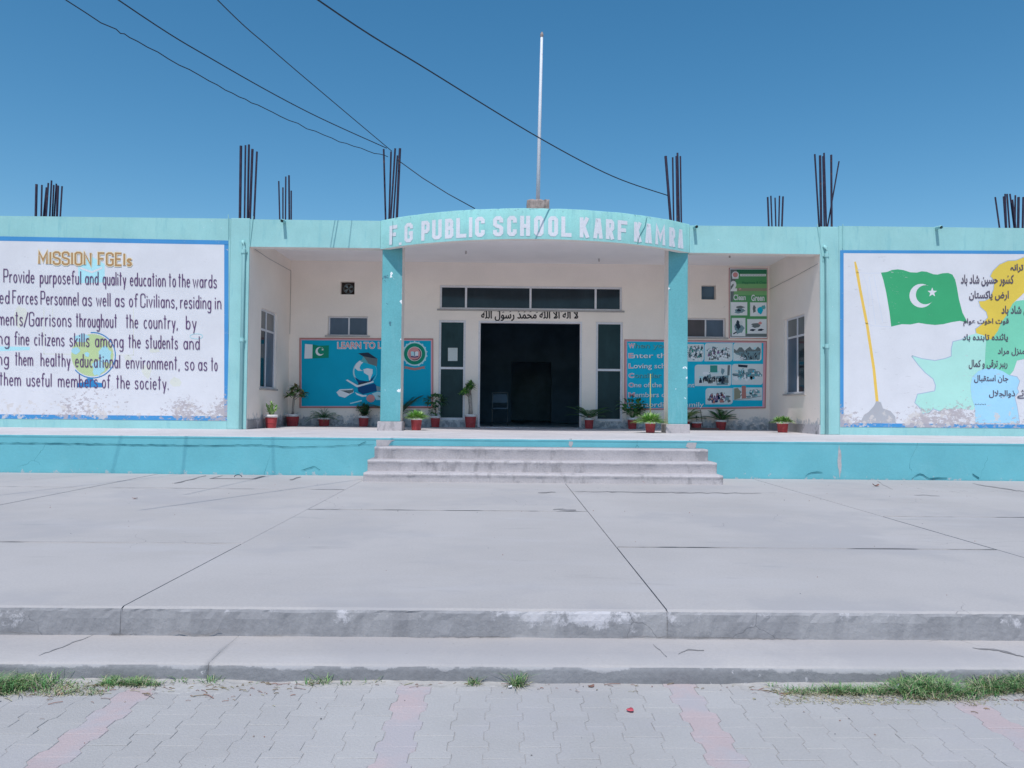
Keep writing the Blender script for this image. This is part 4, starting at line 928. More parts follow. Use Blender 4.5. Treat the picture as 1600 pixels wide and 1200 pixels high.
f.poly([(680, 780), (760, 800), (760, 860), (690, 860)], 'print_photo_mid', lay=6)
rel(f.build('globe_print'), e)
f = Flat(B, base=.0215, step=.0006); f.tr = cg
f.rib(circ(1280, 280, 178, 36), 22, 'print_pale', closed=True, lay=0)
for i in range(18):
    if 4 <= i <= 5: continue
    a = R(i * 20 + 10); f.poly(circ(1280 + 190 * math.cos(a), 280 + 190 * math.sin(a), 13, 7), 'print_pale', lay=1)
f.poly(circ(1280, 280, 166, 36), 'print_green', lay=2); f.poly(circ(1280, 280, 112, 30), 'print_white', lay=3); f.poly(circ(1280, 280, 106, 30), 'print_salmon', lay=4)
f.rib(circ(1280, 280, 96, 24, a0=-50, a1=110), 12, 'print_dark', lay=5)
f.poly([(1220, 245), (1250, 240), (1280, 255), (1280, 320), (1250, 308), (1225, 312)], 'print_pale', lay=6); f.poly([(1340, 245), (1310, 240), (1280, 255), (1280, 320), (1310, 308), (1335, 312)], 'print_white', lay=6)
f.poly([(1220, 312), (1280, 325), (1340, 312), (1335, 330), (1280, 338), (1225, 330)], 'print_navy', lay=7); f.rib([(1280, 245), (1280, 315)], 9, 'print_navy', lay=7)
f.poly([(1110, 470), (1160, 478), (1280, 500), (1400, 478), (1450, 470), (1425, 492), (1450, 512), (1390, 510), (1360, 525), (1280, 535), (1200, 525), (1170, 510), (1110, 512), (1135, 492)], 'print_border', lay=3)
rel(f.build('emblem_print'), e)
f = Flat(B, base=.0215, step=.0006)
font_text(f, 'LEARN TO L', 527, 597, 534, 545.5, 'print_white', offset=.055); font_text(f, 'LEARN TO L', 527.8, 596.2, 534.8, 544.8, 'print_salmon', offset=.012)
rel(f.build('lettering'), e)

# right banner
e = banner_base('banner', [(975.5, 530.5), (1198, 532.5), (1195, 637), (1130, 640.5), ][:0] or [(975.5, 530.5), (1198, 533), (1196, 638), (975.5, 641)], 'print_border', '', 'blue banner with WELCOME verse and school photographs, right of the doorway')
f = Flat(B, base=.019, step=.0008)
f.poly([(977, 532), (1196.5, 534.5), (1194.5, 636.5), (977, 639.5)], 'print_pink', lay=0); f.poly([(979.5, 533.5), (1192.5, 536), (1191, 635), (979.5, 638)], 'print_blue_light', lay=1)
rel(f.build('sheet'), e)
f = Flat(B, base=.0215, step=.0005); cw_ = lambda x, y: (980 + x / 7.273, 525 + y / 7.273); f.tr = cw_
VERS = [('W', 'hen you', 12, 85, 82, 140, 'print_teal', 470), ('E', 'nter this', 12, 70, 195, 253, 'print_white', 520), ('L', 'oving school', 12, 70, 312, 370, 'print_white', 560), ('C', 'onsider you', 12, 78, 420, 478, 'print_teal', 560),
        ('O', 'ne of the important', 12, 80, 530, 585, 'print_white', 765), ('M', 'embers of our', 12, 88, 640, 698, 'print_white', 620), ('E', 'xtraordinary family', 12, 70, 752, 808, 'print_white', 870)]
for c_, rest, a, b_, t0, t1, mt, xe in VERS:
    f = Flat(B, cw_, base=.0215, step=.0005); font_text(f, c_, a, b_, t0, t1, 'print_white', offset=.06); font_text(f, c_, a + 5, b_ - 5, t0 + 4, t1 - 4, 'print_pink', offset=.03)
    vs_, _, _ = font_tris(rest); f.layer = 0
    dsc = min(v[1] for v in vs_); hh = max(v[1] for v in vs_); k = (t1 - t0) / 0.72
    font_text(f, rest, b_ + 4, xe, t1 - k * hh, t1 - k * dsc, 'print_dark', offset=.02); font_text(f, rest, b_ + 2, xe - 2, t1 - k * hh - 3, t1 - k * dsc - 3, mt, offset=.008)
    rel(f.build('lettering'), e)
def crowd(f, x0, y0, x1, y1, n, rr, mats, s=16, lay0=2):
    for i in range(int(n * 1.7)):
        x = rr.uniform(x0 + s, x1 - s); y = rr.uniform(y0 + s * 1.2, max(y0 + s * 1.3, y1 - s * 1.6)); k = s * rr.uniform(.8, 1.3)
        l = lay0 + (i % 6) * .5; bm_ = rr.choice(mats)
        f.poly([(x - k * .6, y + k * 1.5), (x - k * .5, y + k * .4), (x - k * .2, y), (x + k * .2, y), (x + k * .5, y + k * .4), (x + k * .6, y + k * 1.5)], bm_, lay=l)
        f.poly(circ(x, y - k * .25, k * .32, 7), rr.choice(['print_dark', 'print_dark', 'print_grey']), lay=l + .25)
rr = random.Random(5)
def photo(e, x0, y0, x1, y1, kind, corners=(1, 0, 1, 0), tr=cw_, base=.0215):
    f = Flat(B, tr, base=base, step=.0006); f.poly(rrect(x0, y0, x1, y1, min(34, (y1 - y0) * .2), corners=corners), 'print_photo_light', lay=0)
    w_, h_ = x1 - x0, y1 - y0
    for i in range(14):
        bx_, by_ = x0 + w_ * rr.uniform(.12, .88), y0 + h_ * rr.uniform(.3, .8); f.poly(blob(bx_, by_, w_ * rr.uniform(.04, .11), h_ * rr.uniform(.06, .15), 9, .4, rr), rr.choice(['print_photo_mid', 'print_grey', 'print_pale', 'print_photo_mid', 'print_white']), lay=.3 + .1 * (i % 6))
    if kind == 'class': crowd(f, x0 + 4, y0 + 4, x1 - 4, y1 - 8, 46, rr, ['print_white', 'print_white', 'print_photo_mid', 'print_photo_green', 'print_dark'])
    if kind == 'white': crowd(f, x0 + 30, y0 + 34, x1 - 22, y1 - 6, 44, rr, ['print_white', 'print_white', 'print_purple', 'print_grey'])
    if kind == 'assembly':
        f.poly([(x0 + 8, y0 + .2 * h_)] + [(x0 + 8 + (w_ - 20) * i / 10, y0 + h_ * (.22 + .12 * math.sin(i * 1.9) + .1)) for i in range(11)] + [(x1 - 8, y0 + .55 * h_), (x0 + 8, y0 + .55 * h_)], 'print_grey', lay=1)
        f.poly([(x0 + 60, y0 + .5 * h_), (x1 - 10, y0 + .45 * h_), (x1 - 20, y1 - 16), (x0 + 140, y1 - 6)], 'print_photo_mid', lay=1.5)
        crowd(f, x0 + 70, y0 + .4 * h_, x1 - 12, y1 - 6, 40, rr, ['print_dark', 'print_grey', 'print_photo_mid'], 11)
        for i in range(3): f.rib([(x0 + 20 + i * 26, y1 - 8), (x0 + 90 + i * 28, y1 - 50 + i * 8)], 9, 'print_white', lay=5)
    if kind == 'room':
        f.poly([(x0 + .42 * w_, y0 + 8), (x0 + .62 * w_, y0 + 8), (x0 + .62 * w_, y0 + .36 * h_), (x0 + .42 * w_, y0 + .36 * h_)], 'print_photo_green', lay=1); f.poly([(x0 + .9 * w_, y0 + 6), (x0 + .97 * w_, y0 + 6), (x0 + .95 * w_, y0 + .5 * h_), (x0 + .89 * w_, y0 + .5 * h_)], 'print_grey', lay=1)
        f.poly([(x0 + .58 * w_, y0 + .55 * h_), (x1 - 30, y0 + .5 * h_), (x1 - 40, y1 - 10), (x0 + .6 * w_, y1 - 8)], 'print_photo_mid', lay=1)
        crowd(f, x0 + 10, y0 + .45 * h_, x1 - 20, y1 - 30, 22, rr, ['print_dark', 'print_grey', 'print_photo_light'], 26)
    if kind == 'yard':
        f.poly([(x0 + 70, y0 + 6), (x0 + 180, y0 + 14), (x0 + 175, y0 + 42), (x0 + 75, y0 + 34)], 'print_dark', lay=1); f.poly([(x0 + 10, y0 + .45 * h_), (x1 - 10, y0 + .5 * h_), (x1 - 10, y0 + .6 * h_), (x0 + 10, y0 + .58 * h_)], 'print_photo_mid', lay=1)
        crowd(f, x0 + 60, y0 + .2 * h_, x1 - 12, y0 + .75 * h_, 20, rr, ['print_teal', 'print_blue_light', 'print_photo_mid', 'print_white'], 14)
        f.poly(blob(x0 + 45, y0 + .7 * h_, 28, 26), 'print_white', lay=6); f.rib([(x0 + 5, y0 + .5 * h_), (x0 + 90, y0 + .62 * h_)], 6, 'print_dark', lay=7)
    if kind == 'dance': 
        crowd(f, x0 + 26, y0 + .2 * h_, x0 + .75 * w_, y1 - 12, 26, rr, ['print_purple', 'print_border', 'print_white', 'print_navy'], 19)
    if kind == 'porch':
        f.poly([(x0 + 8, y0 + 10), (x0 + 50, y0 + 4), (x0 + 78, y0 + 40), (x0 + 78, y1 - 22), (x0 + 8, y1 - 6)], 'print_tan', lay=1)
        f.poly([(x0 + 95, y0 - 20), (x0 + 140, y0 - 20), (x0 + 145, y1 - 24), (x0 + 95, y1 - 18)], 'print_border', lay=2); crowd(f, x0 + 160, y0 + 10, x1 - 20, y0 + .7 * h_, 9, rr, ['print_teal', 'print_white'], 12)
        f.rib([(x0 + 10, y1 - 4), (x0 + 160, y1 - 18), (x1 - 10, y1 - 48)], 4, 'print_dark', lay=6)
    rel(f.build('photograph_print'), e)
photo(e, 640, 92, 868, 290, 'class'); photo(e, 876, 82, 1196, 288, 'white'); photo(e, 1202, 78, 1524, 284, 'assembly', (1, 0, 1, 0)); photo(e, 765, 326, 1180, 568, 'room'); photo(e, 1186, 318, 1540, 554, 'yard')
photo(e, 888, 592, 1196, 776, 'dance'); photo(e, 1204, 586, 1530, 730, 'porch', (0, 0, 0, 0))

# tall green banner
cn = lambda x, y: (1060 + x / 6.154, 390 + y / 6.154)
e = banner_base('banner', [(1138.8, 418.5), (1198.8, 419.5), (1198.8, 529.5), (1138.8, 528.5)], 'print_border', '', 'tall green banner with a big 2 and four pictures, above the photograph banner')
f = Flat(B, cn, base=.019, step=.0008)
f.poly([(492, 182), (850, 186), (850, 850), (492, 848)], 'print_white', lay=0)
f.poly([(497, 192), (848, 192), (848, 840), (497, 840)], 'print_leaf', lay=1)
for y0, y1, mt in ((192, 232, 'print_leaf_dark'), (330, 372, 'print_leaf_light'), (372, 400, 'print_tan'), (400, 440, 'print_leaf_light'), (806, 840, 'print_grey')): f.poly([(497, y0), (848, y0), (848, y1), (497, y1)], mt, lay=2)
f.poly([(497, 192), (560, 192), (520, 500), (497, 500)], 'print_grey', lay=3)
rel(f.build('sheet'), e)
f = Flat(B, cn, base=.0225, step=.0006)
f.poly([(590, 236), (838, 236), (838, 258), (590, 258)], 'print_photo_light', lay=0); f.poly(circ(545, 246, 35, 20), 'print_white', lay=0); f.poly(circ(545, 244, 24, 18), 'print_salmon', lay=1)
f.poly([(512, 246), (578, 246), (574, 282), (516, 282)], 'print_white', lay=-.5)
font_text(f, '2', 500, 560, 302, 402, 'print_white', offset=.07); f.layer = 0
font_text(f, 'Happiness & Clean', 610, 845, 306, 336, 'print_leaf_dark', offset=.01); f.layer = 0
for i in range(15): f.rib([(610 + i * 15, 242), (618 + i * 15, 252)], 3, 'print_grey', lay=1)
f.rib([(580, 382), (600, 378)], 10, 'print_pink', lay=2); font_text(f, 'Clean', 526, 645, 432, 488, 'print_photo_light', offset=.03); f.layer = 0; font_text(f, 'Green', 697, 825, 434, 496, 'print_photo_light', offset=.03)
rel(f.build('lettering'), e)
for x0, y0, x1, y1, kd in ((500, 505, 660, 634, 'a'), (686, 508, 846, 642, 'b'), (510, 658, 642, 834, 'c'), (658, 668, 846, 810, 'd')):
    f = Flat(B, cn, base=.0225, step=.0006); f.poly([(x0, y0), (x1, y0), (x1, y1), (x0, y1)], 'print_photo_light', lay=0); f.poly([(x0 + 5, y0 + 5), (x1 - 5, y0 + 5), (x1 - 5, y1 - 5), (x0 + 5, y1 - 5)], 'print_white', lay=.6)
    cx_, cy_ = (x0 + x1) / 2, (y0 + y1) / 2
    if kd == 'a': f.poly(blob(cx_, cy_ + 20, 50, 26), 'print_photo_mid', lay=2); f.poly(blob(cx_ + 10, cy_ - 14, 42, 12), 'print_grey', lay=3); f.poly(blob(cx_, cy_ + 16, 20, 14), 'print_dark', lay=4)
    if kd == 'b': f.poly(blob(cx_ + 18, cy_ + 10, 26, 34), 'print_blue_light', lay=2); f.poly(blob(cx_ - 40, cy_, 14, 36), 'print_grey', lay=2); f.poly(blob(cx_ + 50, cy_ - 20, 20, 22), 'print_teal', lay=3)
    if kd == 'c': f.poly(blob(cx_ + 4, cy_ + 10, 42, 56), 'print_photo_mid', lay=2); f.poly(blob(cx_ - 4, cy_ - 20, 22, 46), 'print_dark', lay=3); f.poly(blob(cx_ + 22, cy_ - 40, 20, 20), 'print_photo_light', lay=4); f.rib([(x0 + 15, y1 - 22), (x0 + 48, y1 - 42)], 12, 'print_dark', lay=4)
    if kd == 'd': f.poly(blob(cx_ - 5, cy_ - 8, 46, 22), 'print_grey', lay=2); f.poly(blob(cx_ + 30, cy_ - 30, 16, 14), 'print_salmon', lay=3); f.poly(blob(cx_ - 40, cy_ + 34, 30, 10), 'print_dark', lay=3); f.poly(blob(cx_ + 34, cy_ + 34, 30, 10), 'print_dark', lay=3)
    rel(f.build('picture_print'), e)
# notice in the left sidelight
f = Flat(B + .055, base=.001); f.poly([(700, 543.5), (715, 543.5), (714.8, 564), (700, 564)], 'paper', lay=0)
o = f.build('paper_notice'); sm = o.modifiers.new('s', 'SOLIDIFY'); sm.thickness = .002; tag(o, 'white paper notice stuck inside the left glass panel beside the doorway', 'notice')

# ------------------------------------------------------------------ starter bars on the roof
barmesh = None
def bar_mesh():
    m = MB(); m.tube([(0, 0, 0), (0, 0, 1)], 1.0, 'rebar_steel', 7)
    return m
def rebar(bars, ybase, Y, label, spread=0.25, zb=None, rad=0.019):
    xs = [b[0] for b in bars]; cx = sum(xs) / len(xs); base = onY(cx, ybase, Y); zb = zb or ZC + .2
    e = empty('starter_bar_cluster', (base.x, Y, zb), label=label, cat='steel bars', group='rusty starter bars standing on the roof')
    global barmesh
    rr = random.Random(int(cx))
    for i, b in enumerate(bars):
        xb, xt, yt = b[:3]; thick = b[3] if len(b) > 3 else 1.0
        dy = rr.uniform(-spread, spread); yy = Y + dy
        lo = onY(xb, ybase, yy); hi = onY(xt, yt, yy + rr.uniform(-.03, .03)); d = hi - lo; lo = lo - d * ((lo.z - zb) / d.z); d = hi - lo
        if barmesh is None:
            o = bar_mesh().build('steel_bar'); barmesh = o.data; o.data.polygons.foreach_set('use_smooth', [True] * len(o.data.polygons))
        else: o = bpy.data.objects.new('steel_bar', barmesh); COL.objects.link(o)
        o.parent = e; o.location = lo - e.location; o.rotation_mode = 'QUATERNION'; o.rotation_quaternion = d.to_track_quat('Z', 'Y'); o.scale = (rad * thick, rad * thick, d.length)
    return e
rebar([(56, 57, 288, 1.5), (64.5, 65.5, 289), (69.5, 73.5, 293, 1.6), (72.5, 75.5, 286), (78, 80.5, 282), (82, 84, 289), (85, 88, 287), (89, 90.5, 290, 1.4), (94.5, 97, 291)], 333, 18.2, 'short cluster of nine bars at the far left above the MISSION wall')
rebar([(375, 376.5, 228, 1.5), (382, 383.5, 227), (387, 389, 226, 1.2), (390.5, 394.5, 233, 1.4), (397, 401.5, 237, 1.1)], 340, W + .22, 'tall cluster of five bars on the pilaster left of the canopy')
rebar([(437, 435.5, 283), (442, 442, 293), (446, 446.5, 276), (452, 451.5, 274, 1.2), (455, 455, 298)], 341, 19.5, 'short cluster of five bars between the left pilaster and the canopy')
rebar([(602.5, 599.5, 233, 1.1), (608, 611, 237, 1.1), (610.5, 617.5, 232, 1.1), (614.5, 621, 243), (620, 625, 232, 1.5), ], 342, 17.2, 'tall cluster of bars tied with wires at the left end of the canopy')
rebar([(1048, 1040, 244, 1.6), (1052.5, 1051, 246), (1058, 1056.5, 244), (1061, 1058.5, 239, 1.2), (1064.5, 1063, 244)], 346, 17.2, 'tall cluster of bars at the right end of the canopy')
rebar([(1201, 1199.5, 308, 1.2), (1206, 1204.5, 306), (1212, 1211, 309), (1217, 1218, 306), (1222, 1223.5, 307, 1.2)], 348, 19.5, 'short cluster of five bars between canopy and right pilaster')
rebar([(1279.5, 1273, 241), (1283, 1281.2, 243, 1.4), (1288, 1286, 244), (1291, 1287.5, 239), (1299.5, 1298.8, 242, 1.2), (1294, 1311, 252, .8)], 349, W + .5, 'tall splayed cluster of six bars on the right pilaster')
rebar([(1561, 1555, 308), (1571, 1568, 307), (1572.5, 1570.5, 303), (1577, 1573.5, 303), (1584, 1578, 303), (1586.5, 1582, 312), (1586, 1586.5, 305), (1591, 1591.5, 308, 1.5), (1598, 1599, 308, 1.3), (1604, 1605, 305)], 351, 18.2, 'short cluster of bars at the far right above the flag wall')

# flagpole
FY = W - bul + .45; fb = onY(840, 320, FY)
e = empty('flagpole', (fb.x, FY, ZC + .16), label='thin white leaning flagpole on a rough block above the curved canopy', cat='flagpole')
top = onY(846.5, 58, FY)
m = MB(); m.tube([(fb.x, FY, ZC + .2), fb + (top - fb) * .45, top], [.042, .034, .026], 'pole_white', 10); rel(m.build('pole', None, True), e)
m = MB(); t2 = onY(846.9, 50, FY); m.tube([top, top + (t2 - top) * .5, t2], [.03, .034, .012], 'rubble', 8); rel(m.build('pole_cap'), e)
m = MB(); a = onY(823, 321, FY); b_ = onY(857.5, 315.5, FY); n = 14
for i in range(n + 1):
    x = a.x + (b_.x - a.x) * i / n; j1 = rr.uniform(-.012, .012); j2 = rr.uniform(-.014, .01)
    m.v += [(x, FY - .2 + j1, ZC + .16), (x, FY - .2 + j2, b_.z - .02 + j1), (x, FY - .17, b_.z + j2), (x, FY + .2, b_.z + j1), (x, FY + .2, ZC + .16)]
k = m.mat('rubble')
for i in range(n):
    for j in range(4): q = i * 5 + j; m.f.append((q, q + 5, q + 6, q + 1)); m.mi.append(k)
m.f.append((0, 1, 2, 3, 4)); m.mi.append(k); m.f.append(tuple(n * 5 + j for j in (4, 3, 2, 1, 0))); m.mi.append(k)
rel(m.build('base_block'), e)

# overhead wires
def wire(pts, rad, label, wob=0.0):
    P = [onY(x, y, Y) for x, y, Y in pts]
    d = P[0] - P[1]; P = [P[0] + d.normalized() * 5 + Vector((0, 0, .3))] + P
    out = []; rr = random.Random(int(rad * 1e6) + len(pts))
    for i in range(len(P) - 1):
        p0, p1, p2, p3 = P[max(i - 1, 0)], P[i], P[i + 1], P[min(i + 2, len(P) - 1)]
        for s_ in range(8):
            t = s_ / 8; v = 0.5 * ((2 * p1) + (-p0 + p2) * t + (2 * p0 - 5 * p1 + 4 * p2 - p3) * t * t + (-p0 + 3 * p1 - 3 * p2 + p3) * t ** 3)
            if wob: v = v + Vector((0, 0, rr.uniform(-wob, wob)))
            out.append(v)
    out.append(P[-1]); m = MB(); m.tube(out, rad, 'wire_black', 5); o = m.build('overhead_wire', None, True)
    return tag(o, label, 'wire', 'overhead wires')
wire([(185, 0, 10.5), (340, 97.4, 12.5), (482.5, 175.8, 14.8), (604, 231.5, 17.1)], 0.0102, 'overhead wire sagging from the upper left to the bars at the canopy, middle of three')
wire([(340, 0, 11), (425.5, 78, 13), (520.5, 159, 15), (612, 236, 17.1)], 0.0089, 'steepest overhead wire, falling to the bars at the left end of the canopy')
wire([(100, 0, 10.5), (215, 64, 11.5), (340, 133, 12.7), (425.5, 176, 14), (530, 221, 15.8), (606, 245, 17.1)], 0.0085, 'kinked lowest overhead wire, coming down from the far left', wob=.018)
wire([(497, 0, 9.5), (672.5, 111.6, 12), (843.6, 216, 14.2), (957.6, 275.5, 15.8), (1045, 306, 17.1)], 0.0115, 'long overhead wire crossing in front of the flagpole to the right bars')
P = [onY(620, 249, 17.1), onY(660, 278, 17), onY(700, 303, 16.9), onY(742, 326, 16.8)]
m = MB(); m.tube(P, .011, 'wire_black', 5); tag(m.build('overhead_wire', None, True), 'short wire from the left canopy bars down behind the lettered canopy', 'wire', 'overhead wires')

# ------------------------------------------------------------------ potted plants
def pot_parts(e, r, h, mat_r='pot_red'):
    k = r / .125; m = MB(); m.lathe([(0, 0), (.78 * r, 0), (.8 * r, .01), (.97 * r, h * .86), (r * .97, h * .87)], 'pot_red', 20); m.lathe([(r * .99, h * .42), (r * .93, h * .43)], 'pot_red', 20)
    p_ = m.build('pot', e, True)
    m = MB(); m.lathe([(r * .97, h * .80), (r * 1.07, h * .82), (r * 1.09, h * .985), (r * 1.05, h), (r * .95, h), (r * .92, h * .9)], 'pot_rim', 20); m.build('rim', p_, True)
    m = MB(); m.lathe([(0, h * .93), (r * .5, h * .94), (r * .94, h * .9)], 'soil', 14); m.build('soil', e, True)
def leaf(m, o, d, up, L, wd, mat, droop=.3, n=3, tip=True):
    """curved leaf from point o in direction d"""
    d = d.normalized(); wd *= 1.5; L *= 1.2; s_ = d.cross(up)
    if s_.length < .05: s_ = Vector((1, 0, 0))
    s_.normalize(); pts = []
    for i in range(n + 1):
        t = i / n; c_ = o + d * L * t + Vector((0, 0, -1)) * droop * L * t * t
        ww = wd * math.sin(math.pi * (0.12 + 0.88 * t) ** .8) * .5 if i < n else 0.0008
        if i == 0: ww = wd * .18
        fold = Vector((0, 0, ww * .35))
        pts.append((c_ - s_ * ww + fold, c_, c_ + s_ * ww + fold))
    k = m.mat(mat); b = len(m.v)
    for p3 in pts: m.v += [tuple(q) for q in p3]
    for i in range(n):
        a = b + i * 3
        m.f += [(a, a + 1, a + 4, a + 3), (a + 1, a + 2, a + 5, a + 4)]; m.mi += [k, k]
UP = Vector((0, 0, 1))
def rv(rr, zmin=-.2, zmax=1): 
    a = rr.uniform(0, 2 * math.pi); z = rr.uniform(zmin, zmax); q = math.sqrt(max(0, 1 - z * z)); return Vector((q * math.cos(a), q * math.sin(a), z))
def plant(px, ybot, wpx, hpx, kind, label, htop, spread, seed, lean=0.0, mats=('leaf_mid',), Yfix=None):
    q = onZ(px, ybot, PZ); Y = q.y if Yfix is None else Yfix; Y = min(Y, B - .2); q = onY(px, ybot, Y); s = Y / FPX
    r = wpx * s / 2; h = hpx * s * 1.1; Y += r * (0 if Yfix else .8) ; x = q.x
    if Y > B - r - .06: Y = B - r - .06
    e = empty('potted_plant', (x, Y, PZ), label=label, cat='potted plant', group='potted plants on the platform')
    pot_parts(e, r * .95, h); rr = random.Random(seed); H_ = htop * s * 1.04; SP = spread * s * (1.55 if kind == 'palm' else 1.3); z0 = h * .92
    fm = MB(); sm_ = MB()
    if kind == 'grass':
        for i in range(480):
            d = rv(rr, .2, 1); L = SP * rr.uniform(.55, 1.05) if d.z < .5 else (H_ - h) * rr.uniform(.9, 1.7)
            o = Vector((rr.uniform(-r, r) * .7, rr.uniform(-r, r) * .7, z0)); d = Vector((d.x + o.x / r * .5, d.y + o.y / r * .5, d.z)); leaf(fm, o, d, UP, L, .017, rr.choice(mats), .32)
    elif kind == 'bush':
        for i in range(14):
            d = rv(rr, .35, 1); tip = Vector((d.x * SP * .8, d.y * SP * .8, z0 + (H_ - h) * (.35 + .55 * d.z * rr.uniform(.7, 1)))); b0 = Vector((d.x * r * .3, d.y * r * .3, z0)); mid = (b0 + tip) / 2 + Vector((0, 0, .04))
            sm_.tube([b0, mid, tip], [.008, .006, .003], 'bark_brown', 5)
            for j in range(26):
                t = rr.uniform(.15, 1); c_ = b0.lerp(tip, t) + rv(rr) * .03; leaf(fm, c_, rv(rr, -.3, .8) + d * .4, UP, rr.uniform(.05, .095), rr.uniform(.022, .038), rr.choice(mats), .3, 2)
    elif kind == 'fern':
        for i in range(60):
            d = rv(rr, .3, 1); L = SP * rr.uniform(.85, 1.3); o = Vector((0, 0, z0)); pts = []
            for j in range(8):
                t = j / 7; pts.append(o + Vector((d.x, d.y, d.z * .95)) * L * t + Vector((0, 0, -.45 * L * t * t)))
            sm_.tube(pts, .0025, mats[0], 4, False)
            for j in range(1, 8):
                for sgn in (-1, 1):
                    dd = (pts[j] - pts[j - 1]).normalized(); sd_ = dd.cross(UP).normalized() * sgn; leaf(fm, pts[j], dd * .7 + sd_, UP, .05 * (1.1 - j / 9), .01, rr.choice(mats), .2, 2)
    elif kind == 'palm':
        nf = 13
        for i in range(nf):
            a = 2 * math.pi * i / nf + rr.uniform(-.2, .2); el = rr.uniform(.35, 1.15); L = min(SP, (H_ - h) * 1.25 / max(.3, math.sin(el))) * rr.uniform(.85, 1.05)
            d = Vector((math.cos(a) * math.cos(el), math.sin(a) * math.cos(el), math.sin(el))); o = Vector((0, 0, z0)); pts = []
            for j in range(11):
                t = j / 10; pts.append(o + d * L * t + Vector((0, 0, -.28 * L * t * t)))
            sm_.tube(pts, [.006 - .0004 * j for j in range(11)], mats[0], 4, False)
            for j in range(2, 11):
                for sgn in (-1, 1):
                    for hf in (0, .5):
                        dd = (pts[j] - pts[j - 1]).normalized(); sd_ = dd.cross(UP).normalized() * sgn; pp_ = pts[j - 1].lerp(pts[j], hf + .5 if hf == 0 else 1)
                        leaf(fm, pp_, dd * .9 + sd_ + UP * .25, UP, L * .24 * math.sin(math.pi * min(.95, (j + 1) / 12)), .016, rr.choice(mats), .15, 2)
        m2 = MB(); m2.lathe([(0, h * .85), (.035, h * .9), (.045, h * 1.05), (.02, h * 1.2), (0, h * 1.22)], 'bark_brown', 8); m2.build('trunk', e, True)
    elif kind == 'trunk':
        hz = (H_ - h); pts = [Vector((0, 0, h * .85)), Vector((lean * .2, .01, h + hz * .25)), Vector((lean * .7, -.01, h + hz * .45)), Vector((lean, 0, h + hz * .62))]
        thick = .045 if 'thick' in label or 'stout' in label else .026
        sm_.tube(pts, [thick * 1.25, thick, thick * 1.08, thick * .7], 'bark_pale', 8)
        for i in range(7):
            d = rv(rr, .0, 1); b0 = pts[3] - Vector((0, 0, rr.uniform(0, hz * .15))); tip = b0 + Vector((d.x * SP * rr.uniform(.25, .6), d.y * SP * .45, d.z * hz * .32)); sm_.tube([b0, (b0 + tip) / 2 + UP * .02, tip], [thick * .5, thick * .4, .005], 'bark_pale', 5)
            for j in range(24): leaf(fm, tip + rv(rr) * .012, rv(rr, -.35, 1) + d * .25, UP, rr.uniform(.09, .16), rr.uniform(.03, .045), rr.choice(mats), .35, 3)
    elif kind == 'cactus':
        for (dx, hh, l_) in ((0, 1, 0), (-.06, .7, -.05), (.07, .62, .06), (.03, .55, -.02), (-.02, .8, .03)):
            hz = (H_ - h) * hh * .8; pts = [Vector((dx * .3, rr.uniform(-.03, .03), h * .9)), Vector((dx, 0, h + hz * .5)), Vector((dx + l_, 0, h + hz))]; sm_.tube(pts, [.022, .022, .016], 'leaf_pale', 7)
            for j in range(22): c_ = pts[1].lerp(pts[2], rr.uniform(-.5, 1)); leaf(fm, c_, rv(rr, -.1, 1), UP, rr.uniform(.05, .11), .022, rr.choice(mats), .3, 2)
    elif kind == 'tree':      # cluster on a slim stem with a lower tuft
        hz = H_ - h; sm_.tube([Vector((0, 0, h * .85)), Vector((.01, 0, h + hz * .5)), Vector((0, 0, h + hz * .75))], [.014, .012, .008], 'bark_brown', 6)
        for zc, sp, n_ in ((.74, 1, 190), (.22, .5, 70)):
            for i in range(n_):
                d = rv(rr, -.6, 1); c_ = Vector((d.x * SP * sp * .8, d.y * SP * sp * .8, h + hz * zc + d.z * hz * .22)) * 1.0; c_ = Vector((c_.x * rr.uniform(.3, 1), c_.y * rr.uniform(.3, 1), c_.z)); leaf(fm, c_, d + rv(rr) * .5, UP, rr.uniform(.06, .1), rr.uniform(.025, .04), rr.choice(mats), .4, 2)
    elif kind == 'broad':
        hz = H_ - h
        for i in range(16):
            d = rv(rr, .25, 1); b0 = Vector((0, 0, z0)); tip = Vector((d.x * SP * .7, d.y * SP * .5, z0 + hz * (.25 + .6 * d.z))); sm_.tube([b0, b0.lerp(tip, .6) + UP * .03, tip], [.006, .005, .003], 'leaf_mid', 5)
            for j in range(5): leaf(fm, b0.lerp(tip, 1 - j * .15), d + rv(rr, -.4, .6) * .8, UP, rr.uniform(.11, .2), rr.uniform(.045, .075), rr.choice(mats), .45, 4)
    elif kind == 'tiny':
        hz = H_ - h; sm_.tube([Vector((0, 0, h * .85)), Vector((.01, 0, h + hz * .7))], .006, 'bark_brown', 5)
        for i in range(16): leaf(fm, Vector((0, 0, h + hz * rr.uniform(.2, .8))), rv(rr, 0, 1), UP, .07, .03, rr.choice(mats), .3, 2)
    if fm.v: fm.build('foliage', e)
    if sm_.v: sm_.build('stem', e, True)
    return e
plant(421, 669, 20, 19, 'cactus', 'pale green branching succulent in a red pot, farthest left on the platform', 46, 19, 1, mats=('leaf_pale', 'leaf_light'))
plant(454.5, 666, 22, 17, 'trunk', 'slim bare-stemmed plant with leafy top in a red pot, second from left', 62, 24, 2, lean=.03, mats=('leaf_mid', 'leaf_pale', 'leaf_mid', 'leaf_dry'))
plant(505, 666, 19, 12, 'fern', 'feathery dark fern in a dark red pot below the globe banner', 32, 22, 3, mats=('leaf_mid', 'leaf_dark'))
plant(568, 666, 17, 15, 'bush', 'dense round dark green bush in a pot left of the left pillar', 39, 14, 4, mats=('leaf_dark', 'leaf_mid', 'leaf_dark'))
